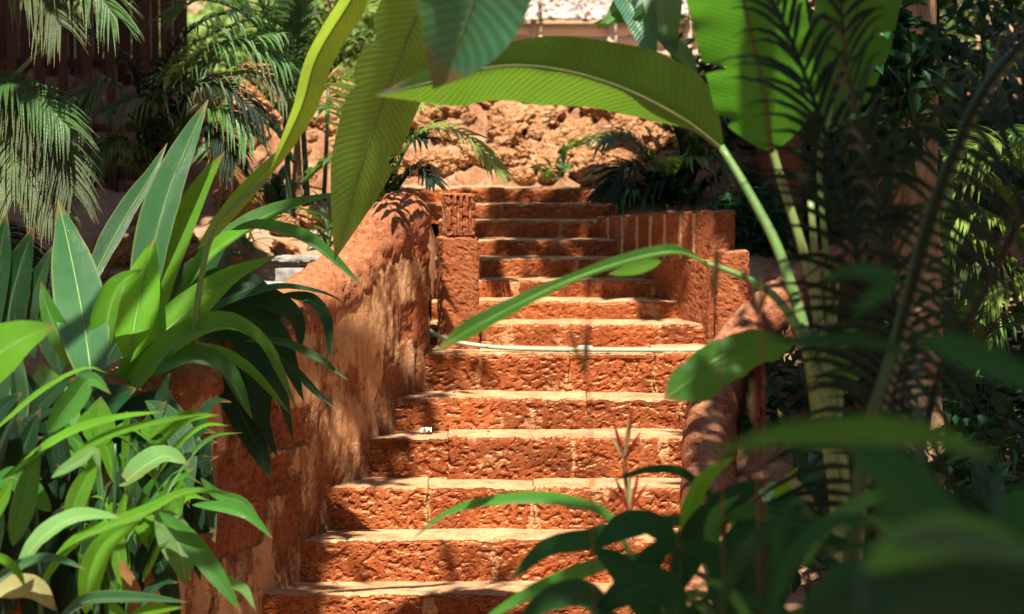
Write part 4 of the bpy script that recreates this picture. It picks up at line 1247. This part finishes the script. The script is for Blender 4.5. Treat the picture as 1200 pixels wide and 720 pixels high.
for (x0, x1, y1) in [(60, 62, 540), (132, 135, 520), (128, 134, 600), (90, 98, 600), (34, 42, 520), (150, 146, 600)]:
    stem(B, 'stalk_dark', [(x0, 760), (lerp(x0, x1, .5), 650), (x1, y1)], 7.2, 6, w1=4, name='stem')
L(B, 'lf_dry', [(128, 530), (128, 560), (122, 580), (112, 610)], 7.3, 22, n=(.3, -1, .2), fold=.9, ripple=.4, name='dry_leaf')
L(B, 'lf_dry', [(140, 655), (150, 680), (158, 700), (150, 730)], 7.0, 26, n=(.3, -1, .2), fold=.9, ripple=.4, name='dry_leaf')
F_ = empty('broadleaf_plant', P(110, 900, 7.1).xy.to_3d(), 'dense clump of broad leaves coloured as in shade behind the narrow bright leaves, lower left', 'plant')
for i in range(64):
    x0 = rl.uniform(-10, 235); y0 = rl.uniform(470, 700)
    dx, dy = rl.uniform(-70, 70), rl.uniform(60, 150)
    L(F_, rl.choice(['lf_deep_shade', 'lf_deep_shade', 'lf_deep_shade', 'lf_dark']), [(x0 - dx * .4, y0 + dy * .5), (x0, y0), (x0 + dx * .5, y0 - dy * .35), (x0 + dx, y0 - dy * rl.uniform(.2, .6))], front(x0 + max(dx * -.4, 0, dx * .5), rl), rl.uniform(16, 32), n=(rl.uniform(-.4, .4), -1, rl.uniform(.1, .7)))  # leaf colour holds the dark of the gaps
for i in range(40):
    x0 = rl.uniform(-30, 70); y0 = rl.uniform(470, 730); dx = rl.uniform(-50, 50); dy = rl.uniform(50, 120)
    L(F_, rl.choice(['lf_deep_shade', 'lf_deep_shade', 'lf_deep_shade', 'lf_dark']), [(x0 - dx * .4, y0 + dy * .6), (x0, y0), (x0 + dx * .5, y0 - dy * .4), (x0 + dx, y0 - dy * .7)], front(x0, rl), rl.uniform(24, 42), n=(rl.uniform(-.4, .4), -1, .3))
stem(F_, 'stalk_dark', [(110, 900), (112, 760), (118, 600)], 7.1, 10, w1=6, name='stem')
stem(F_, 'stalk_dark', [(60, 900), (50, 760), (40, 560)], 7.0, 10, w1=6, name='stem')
# terracotta pot end half hidden among the leaves
pot = empty('terracotta_pot', P(160, 530, 7.7), 'salmon terracotta pot rim showing between the lower left leaves', 'pot')
mb = MB(); c = P(161, 520, 7.7)
rows = []
for (r, z) in [(.030, -.12), (.036, -.05), (.040, -.012), (.044, -.012), (.045, .014), (.038, .016), (.036, -.02), (.02, -.03)]:
    rows.append([(c + V((r * math.cos(a * .3927), r * math.sin(a * .3927), z)), (a / 16, 0), 0) for a in range(16)])
mb.grid(rows, closed=True); mb.build('pot_body', M['terra'], pot)

# ================================================================== banana plants
N1 = empty('banana_plant', P(330, 900, 7.4).xy.to_3d(), 'banana plant at the left whose two long olive leaves hang across the palms', 'banana plant')
L(N1, 'banana', [(560, -150), (505, -20), (462, 85), (425, 190), (392, 305)], 7.0, [(0, 70), (.35, 92), (.75, 84), (1, 60)], prof='par', n=(-.35, -1, -.3), fold=.12, ripple=.05, d1=7.5, rib=4, nseg=40, tears=((.44, 1, .5), (.7, -1, .35), (.58, 1, .2)))
L(N1, 'banana_lime', [(470, -110), (418, -10), (372, 66), (352, 130), (312, 212)], 7.2, [(0, 40), (.3, 40), (.6, 40), (1, 30)], prof='par', n=(.5, -1, -.1), fold=.55, ripple=.06, d1=7.6, rib=3, nseg=30)
L(N1, 'banana', [(232, 292), (275, 238), (315, 195), (354, 152)], 8.0, 24, n=(.3, -1, -.1), fold=.5)
L(N1, 'banana', [(470, 92), (500, 95), (525, 108), (548, 122)], 7.3, 26, n=(0, -1, .4), fold=.3)
stem(N1, 'stalk', [(225, 420), (235, 330), (255, 262), (312, 212)], 7.9, 9, w1=5, name='petiole', d1=7.6)

N2 = empty('banana_plant', P(965, 1100, 6.2).xy.to_3d(), 'banana plant with pale stalks and the long leaf arching over the steps', 'banana plant')
stem(N2, 'stalk_pale', [(1002, 1050), (995, 760), (986, 600), (968, 480), (948, 385)], 6.2, 36, w1=22, name='stem', n=24, wob=.06)
stem(N2, 'stalk_pale', [(985, 600), (972, 470), (955, 350), (940, 290), (912, 200), (903, 165)], 6.15, 16, w1=9, name='petiole', n=24)
stem(N2, 'stalk', [(962, 500), (945, 400), (915, 300), (880, 230), (845, 172)], 6.3, 18, w1=9, name='petiole', n=24, d1=6.5)
stem(N2, 'stalk_pale', [(985, 560), (966, 440), (957, 330), (950, 235)], 6.1, 10, w1=8, name='petiole', n=20)
stem(N2, 'stalk', [(992, 560), (975, 420), (968, 300), (960, 190), (975, 120)], 6.4, 9, w1=6, name='petiole', n=20)
stem(N2, 'stalk_pale', [(975, 520), (985, 460), (978, 400), (982, 330)], 6.1, 9, w1=3, name='petiole', n=16)
# the arching leaf
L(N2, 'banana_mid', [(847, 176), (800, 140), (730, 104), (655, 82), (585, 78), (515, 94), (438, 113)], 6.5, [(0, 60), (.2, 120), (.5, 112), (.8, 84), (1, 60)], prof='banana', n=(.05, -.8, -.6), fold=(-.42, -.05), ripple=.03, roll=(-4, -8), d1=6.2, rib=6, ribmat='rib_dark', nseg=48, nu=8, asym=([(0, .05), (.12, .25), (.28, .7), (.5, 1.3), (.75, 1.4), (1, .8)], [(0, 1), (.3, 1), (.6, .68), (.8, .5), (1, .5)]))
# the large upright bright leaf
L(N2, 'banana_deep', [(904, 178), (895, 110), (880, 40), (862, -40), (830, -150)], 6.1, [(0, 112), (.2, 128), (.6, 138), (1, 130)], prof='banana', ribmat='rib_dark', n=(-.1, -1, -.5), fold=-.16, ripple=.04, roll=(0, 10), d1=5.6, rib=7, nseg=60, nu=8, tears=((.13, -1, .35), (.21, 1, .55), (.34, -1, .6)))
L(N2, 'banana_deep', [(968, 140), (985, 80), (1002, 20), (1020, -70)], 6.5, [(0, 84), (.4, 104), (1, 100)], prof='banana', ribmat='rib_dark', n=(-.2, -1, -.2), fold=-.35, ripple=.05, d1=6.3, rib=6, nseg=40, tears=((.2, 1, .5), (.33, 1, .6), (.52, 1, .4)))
L(N2, 'banana_cool', [(985, 150), (1000, 110), (1025, 60), (1058, -5)], 6.55, 40, n=(-.4, -.6, .8), fold=.3, d1=6.5, tears=((.3, 1, .7), (.5, -1, .7), (.7, 1, .6)))
# lower leaf with a bent stalk
L(N2, 'banana_deep', [(930, 399), (880, 402), (835, 424), (806, 448), (778, 468)], 6.0, [(0, 40), (.45, 62), (.8, 58), (1, 40)], prof='banana', n=(.1, -.8, .75), fold=-.15, ripple=.12, d1=5.7, rib=4, nseg=30, asym=(1.1, .8))
stem(N2, 'stalk_pale', [(968, 480), (955, 440), (940, 408), (926, 399)], 6.05, 9, w1=6, name='petiole')
# narrow leaf reaching out over the steps
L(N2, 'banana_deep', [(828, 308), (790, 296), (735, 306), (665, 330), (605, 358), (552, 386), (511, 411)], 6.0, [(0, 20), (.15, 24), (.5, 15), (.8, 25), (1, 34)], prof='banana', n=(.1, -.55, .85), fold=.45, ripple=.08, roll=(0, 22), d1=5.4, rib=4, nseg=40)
L(N2, 'lf_bright', [(775, 306), (750, 313), (730, 318), (712, 322)], 5.98, 16, n=(0, -1, -.2), fold=.1)
stem(N2, 'stalk', [(962, 450), (935, 385), (905, 345), (865, 322), (826, 308)], 6.1, 14, w1=6, name='petiole', n=20)
L(N2, 'banana_deep', [(985, 380), (992, 405), (990, 435), (975, 462)], 5.9, 50, n=(.4, -1, .2), fold=.4)
# hanging cool leaf, top middle
N3 = empty('banana_plant', (-2.1, 4.3, 0), 'banana plant overhead with one broad blue-green leaf hanging into the top of the view', 'banana plant')
L(N3, 'banana_cool', [(560, -420), (572, -180), (566, -60), (545, 30), (508, 104)], 5.2, [(0, 90), (.5, 150), (.8, 128), (1, 90)], prof='banana', n=(.1, -1, .25), fold=.18, ripple=.05, d1=5.6, rib=5, nseg=36, nu=8)
mb = MB(); mb.tube(crom([V((-2.1, 4.3, 0)), V((-2.0, 4.4, 1.6)), V((-1.6, 4.8, 3.1)), V((-.7, 5.1, 3.75)), P(560, -420, 5.2)], 24), [lerp(.07, .014, i / 23) for i in range(24)], 10); mb.build('stem', M['stalk'], N3)
# grey-green leaves farther back
N4 = empty('banana_plant', P(760, 200, 12.9), 'distant grey-green banana leaves under the top edge, left of the large bright leaf', 'banana plant')
for mt, q, w in [('banana_cool', [(700, -60), (728, -20), (752, 30), (766, 82)], 46), ('lf_pale', [(790, -60), (776, -10), (778, 30), (792, 70)], 50), ('lf_pale', [(770, 45), (790, 55), (805, 70), (818, 92)], 22), ('banana_deep', [(770, -30), (745, 10), (715, 25), (690, 30)], 20), ('lf_pale', [(740, -30), (728, 0), (716, 20), (700, 34)], 18)]:
    L(N4, mt, q, 12.6, w, prof='lance', n=(.1, -1, .4), fold=.35)
stem(N4, 'stalk_dark', [(795, 260), (800, 120), (770, 0), (760, -60)], 12.8, 8, w1=5, name='petiole')

# ================================================================== red-tipped stalks in front of the steps
def red_stalk(lbl, x0, y0, x1, y1, d, hs):
    t = empty('red_flower_stalk', P(x0, y0, d).xy.to_3d(), lbl, 'flower')
    stem(t, 'bark_red', [(x0 + 6, y0 + 420), (x0 + 3, y0 + 60), (x1, y1)], d, 1.5, w1=2.2, name='stem')
    rr = random.Random(int(x0 + y0))
    for i, (dx, dy) in enumerate(hs):
        L(t, 'red' if i % 3 else 'lf_yellow', [(x1, y1 + 10), (x1 + dx * .5, y1 + dy * .35), (x1 + dx, y1 + dy)], d, 5, n=(rr.uniform(-.5, .5), -1, .3), fold=.5, name='bract')
    return t
red_stalk('red and yellow flower stalk standing before the second and third lowest steps', 742, 640, 738, 590, 6.2, [(0, -40), (-18, -32), (12, -46), (-10, -58), (22, -24), (-22, -18)])
red_stalk('small red-tipped stalk in front of the fourth step up', 734, 560, 732, 530, 6.2, [(4, -44), (-14, -40), (10, -58), (-18, -22), (20, -26)])
red_stalk('slender blurred red stalk in front of the landing hose', 690, 470, 686, 430, 4.3, [(-2, -60), (-20, -40), (6, -70), (-22, -62), (4, -40)])
red_stalk('yellow and red flower head beside the bent banana stalk', 892, 400, 889, 362, 5.0, [(-10, -36), (14, -40), (-20, -56), (4, -44), (-28, -40), (18, -62), (-6, -24)])
red_stalk('blurred red flower spike in front of the dark void beside the balustrade', 885, 520, 884, 490, 4.4, [(-4, -50), (4, -70), (8, -34), (-8, -30)])
red_stalk('dark red bract hanging before the end block of the low wall', 842, 400, 836, 345, 4.4, [(6, -60), (10, -90), (-6, -40), (3, -70)])

# ================================================================== shaded plants, lower right
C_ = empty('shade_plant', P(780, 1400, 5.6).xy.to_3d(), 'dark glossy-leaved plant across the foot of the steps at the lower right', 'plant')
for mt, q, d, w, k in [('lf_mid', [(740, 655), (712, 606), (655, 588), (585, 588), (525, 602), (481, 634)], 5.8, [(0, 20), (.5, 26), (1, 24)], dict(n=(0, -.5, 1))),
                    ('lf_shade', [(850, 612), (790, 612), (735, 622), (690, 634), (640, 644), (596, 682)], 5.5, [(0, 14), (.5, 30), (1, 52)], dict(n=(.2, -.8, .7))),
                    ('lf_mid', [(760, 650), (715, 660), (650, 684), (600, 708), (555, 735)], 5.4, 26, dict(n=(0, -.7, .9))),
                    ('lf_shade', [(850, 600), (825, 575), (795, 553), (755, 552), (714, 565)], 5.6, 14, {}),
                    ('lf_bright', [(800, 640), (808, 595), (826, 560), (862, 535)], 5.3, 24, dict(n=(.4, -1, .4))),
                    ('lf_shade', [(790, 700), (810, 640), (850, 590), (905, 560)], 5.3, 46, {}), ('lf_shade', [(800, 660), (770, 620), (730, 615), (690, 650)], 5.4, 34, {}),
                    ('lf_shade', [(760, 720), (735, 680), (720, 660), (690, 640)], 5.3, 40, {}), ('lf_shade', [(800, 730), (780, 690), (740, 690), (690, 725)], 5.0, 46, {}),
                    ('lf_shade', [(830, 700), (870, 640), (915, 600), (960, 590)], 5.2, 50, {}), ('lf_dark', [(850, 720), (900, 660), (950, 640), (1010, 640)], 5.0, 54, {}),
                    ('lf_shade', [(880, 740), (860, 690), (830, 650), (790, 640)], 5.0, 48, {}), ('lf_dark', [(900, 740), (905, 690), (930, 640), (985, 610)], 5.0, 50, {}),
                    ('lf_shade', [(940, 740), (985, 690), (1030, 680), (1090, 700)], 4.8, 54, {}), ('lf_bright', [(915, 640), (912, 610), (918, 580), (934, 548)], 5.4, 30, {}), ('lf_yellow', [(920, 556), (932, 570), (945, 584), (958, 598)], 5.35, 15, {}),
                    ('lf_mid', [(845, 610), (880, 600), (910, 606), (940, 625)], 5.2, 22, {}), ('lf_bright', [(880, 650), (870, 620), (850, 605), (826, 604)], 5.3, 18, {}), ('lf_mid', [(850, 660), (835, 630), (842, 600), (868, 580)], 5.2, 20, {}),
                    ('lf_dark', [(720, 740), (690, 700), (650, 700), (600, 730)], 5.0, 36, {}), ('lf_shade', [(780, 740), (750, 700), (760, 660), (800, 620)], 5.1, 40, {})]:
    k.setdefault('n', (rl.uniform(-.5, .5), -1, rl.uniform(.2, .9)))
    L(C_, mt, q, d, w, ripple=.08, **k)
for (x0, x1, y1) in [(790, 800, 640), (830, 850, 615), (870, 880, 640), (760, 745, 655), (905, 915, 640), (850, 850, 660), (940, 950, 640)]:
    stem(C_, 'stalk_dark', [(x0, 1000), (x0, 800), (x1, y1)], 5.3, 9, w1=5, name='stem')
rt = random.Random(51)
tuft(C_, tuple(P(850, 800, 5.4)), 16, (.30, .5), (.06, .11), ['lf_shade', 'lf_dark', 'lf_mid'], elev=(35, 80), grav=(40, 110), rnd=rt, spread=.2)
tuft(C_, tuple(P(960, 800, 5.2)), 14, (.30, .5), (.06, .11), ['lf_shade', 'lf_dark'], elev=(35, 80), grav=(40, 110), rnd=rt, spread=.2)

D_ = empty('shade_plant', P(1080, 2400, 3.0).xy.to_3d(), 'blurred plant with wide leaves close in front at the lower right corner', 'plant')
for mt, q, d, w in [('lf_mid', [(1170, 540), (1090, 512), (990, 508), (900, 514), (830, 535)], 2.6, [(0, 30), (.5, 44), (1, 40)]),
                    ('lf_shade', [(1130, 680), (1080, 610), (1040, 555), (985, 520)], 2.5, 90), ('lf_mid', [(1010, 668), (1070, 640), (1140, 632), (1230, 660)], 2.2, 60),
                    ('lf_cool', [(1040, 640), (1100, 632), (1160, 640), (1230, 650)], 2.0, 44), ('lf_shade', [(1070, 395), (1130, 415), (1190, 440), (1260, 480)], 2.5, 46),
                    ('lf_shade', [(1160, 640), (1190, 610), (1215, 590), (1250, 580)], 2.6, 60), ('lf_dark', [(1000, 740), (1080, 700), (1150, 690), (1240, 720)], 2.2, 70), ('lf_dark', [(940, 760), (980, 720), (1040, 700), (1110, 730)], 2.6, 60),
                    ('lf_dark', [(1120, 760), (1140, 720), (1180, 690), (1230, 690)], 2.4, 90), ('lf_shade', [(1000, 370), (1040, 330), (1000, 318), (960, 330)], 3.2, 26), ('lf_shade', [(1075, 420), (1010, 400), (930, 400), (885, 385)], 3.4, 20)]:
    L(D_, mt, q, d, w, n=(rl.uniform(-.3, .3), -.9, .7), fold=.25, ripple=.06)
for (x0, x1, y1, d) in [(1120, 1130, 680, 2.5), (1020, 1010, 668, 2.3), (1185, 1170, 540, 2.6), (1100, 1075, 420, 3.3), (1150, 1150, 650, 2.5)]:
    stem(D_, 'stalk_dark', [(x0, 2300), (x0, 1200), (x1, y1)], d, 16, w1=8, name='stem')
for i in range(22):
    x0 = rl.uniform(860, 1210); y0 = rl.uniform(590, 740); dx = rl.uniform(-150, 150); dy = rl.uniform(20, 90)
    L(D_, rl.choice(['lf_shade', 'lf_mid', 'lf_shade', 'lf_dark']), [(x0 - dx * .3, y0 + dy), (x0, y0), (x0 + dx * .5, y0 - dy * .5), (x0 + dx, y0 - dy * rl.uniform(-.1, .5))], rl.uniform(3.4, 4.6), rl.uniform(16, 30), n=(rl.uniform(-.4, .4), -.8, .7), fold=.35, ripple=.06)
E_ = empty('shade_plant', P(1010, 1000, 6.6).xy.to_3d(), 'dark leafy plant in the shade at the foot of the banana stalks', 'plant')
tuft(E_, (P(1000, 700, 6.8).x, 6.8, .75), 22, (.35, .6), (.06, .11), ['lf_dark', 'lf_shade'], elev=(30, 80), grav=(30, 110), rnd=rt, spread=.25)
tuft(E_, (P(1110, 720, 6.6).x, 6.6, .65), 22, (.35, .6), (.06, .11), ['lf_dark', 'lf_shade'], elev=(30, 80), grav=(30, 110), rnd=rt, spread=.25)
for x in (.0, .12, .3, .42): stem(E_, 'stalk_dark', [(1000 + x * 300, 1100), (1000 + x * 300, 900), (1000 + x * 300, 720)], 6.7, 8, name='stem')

# unseen hedges added behind and beside the viewpoint to block low sky light
for lb, c, r, n in [('tall hedge added unseen behind the viewpoint to cut sky light', (0, -4.5, 2.6), (7, .9, 3.4), 3800), ('tall hedge added unseen far out on the left to cut sky light', (-6.2, 4, 2.6), (.9, 8, 3.4), 3600), ('tall hedge added unseen far out on the right to cut sky light', (6.2, 4, 2.6), (.9, 8, 3.4), 3600)]:
    t = empty('hedge', (c[0], c[1], 0), lb, 'hedge'); mb = MB(); leaf_cloud(mb, c, r, n, .42, random.Random(5), -.6); mb.build('foliage', M['lf_dark'], t)
# small plants on the bank and behind the balustrade
rg = random.Random(61)
def little(lbl, px, py, Y, n, ln, w, mats, seed, **k):
    q = P(px, py, Y); z = ground_z(q.x, q.y)
    t = empty('small_plant', (q.x, q.y, z), lbl, 'plant')
    tuft(t, (q.x, q.y, z + .03), n, ln, w, mats, rnd=random.Random(seed), **k)
    return t
little('small blue-green leafy plant at the top right of the steps', 650, 222, 12.75, 24, (.08, .20), (.025, .045), ['lf_cool', 'lf_mid'], 1, elev=(10, 85))
little('lighter leafy sprig on the bank above the top step', 672, 200, 13.1, 14, (.08, .22), (.02, .035), ['lf_mid', 'lf_bright'], 2, elev=(20, 85))
little('wispy grass tuft high on the rubble bank', 632, 140, 13.9, 30, (.16, .34), (.006, .010), ['palm_grey', 'palm'], 3, elev=(45, 88))
little('wispy dry grass tuft on the crest of the bank', 655, 115, 14.2, 26, (.16, .34), (.006, .010), ['palm_grey', 'lf_dry'], 4, elev=(45, 88))
little('green weeds along the crest of the bank', 590, 100, 14.5, 26, (.08, .24), (.015, .03), ['lf_cool', 'tree_leaf'], 5, elev=(20, 85))
little('weeds behind the upper end of the left balustrade', 508, 300, 10.6, 18, (.10, .30), (.012, .025), ['lf_mid', 'lf_cool'], 6, elev=(50, 88))
little('bluish leafy plant on the slope among the palm stems', 330, 235, 12.2, 20, (.14, .3), (.04, .07), ['lf_cool'], 7, elev=(15, 80))
little('small ferny plant on the slope left of the palm stems', 290, 265, 11.4, 26, (.12, .28), (.012, .022), ['lf_mid', 'palm'], 8, elev=(10, 70))
little('green plant between the palm stems and the balustrade', 395, 255, 11.6, 22, (.14, .34), (.03, .05), ['lf_cool', 'lf_mid'], 9, elev=(20, 85))
little('leafy weed at the left foot of the grooved post', 506, 345, 10.35, 12, (.08, .2), (.012, .022), ['lf_mid'], 10, elev=(40, 88))

# ================================================================== light, sky, camera
w = bpy.data.worlds.new('World'); sc.world = w; w.use_nodes = True
nt = w.node_tree; nt.nodes.clear()
sky = nt.nodes.new('ShaderNodeTexSky'); sky.sky_type = 'NISHITA'; sky.sun_disc = False
sky.sun_elevation = EL; sky.sun_rotation = math.atan2(SUN.x, SUN.y)
bg = nt.nodes.new('ShaderNodeBackground'); bg.inputs['Strength'].default_value = .06
ow = nt.nodes.new('ShaderNodeOutputWorld')
nt.links.new(sky.outputs[0], bg.inputs['Color']); nt.links.new(bg.outputs[0], ow.inputs['Surface'])
sl = bpy.data.lights.new('sun', 'SUN'); sl.energy = 5.0; sl.angle = R(.53); sl.color = (1, .93, .80)
so = bpy.data.objects.new('sun', sl); COL.objects.link(so)
so.rotation_euler = SUN.to_track_quat('Z', 'Y').to_euler(); so.location = (0, -4, 12)
cd = bpy.data.cameras.new('camera'); cam = bpy.data.objects.new('camera', cd); COL.objects.link(cam)
cam.location = CAM; cam.rotation_euler = (R(90) - PITCH, 0, 0)
cd.lens = 72; cd.sensor_width = 36; cd.clip_start = .05; cd.clip_end = 400
cd.dof.use_dof = True; cd.dof.focus_distance = 8.9; cd.dof.aperture_fstop = 2.4
sc.camera = cam
sc.view_settings.view_transform = 'Standard'; sc.view_settings.look = 'None'
sc.view_settings.exposure = 1.35; sc.view_settings.gamma = 1
try: sc.view_settings.use_curve_mapping = False
except Exception: pass
sc.cycles.use_denoising = True
sc.cycles.max_bounces = 8; sc.cycles.diffuse_bounces = 4; sc.cycles.transmission_bounces = 4; sc.cycles.glossy_bounces = 3
sc.cycles.sample_clamp_indirect = 6
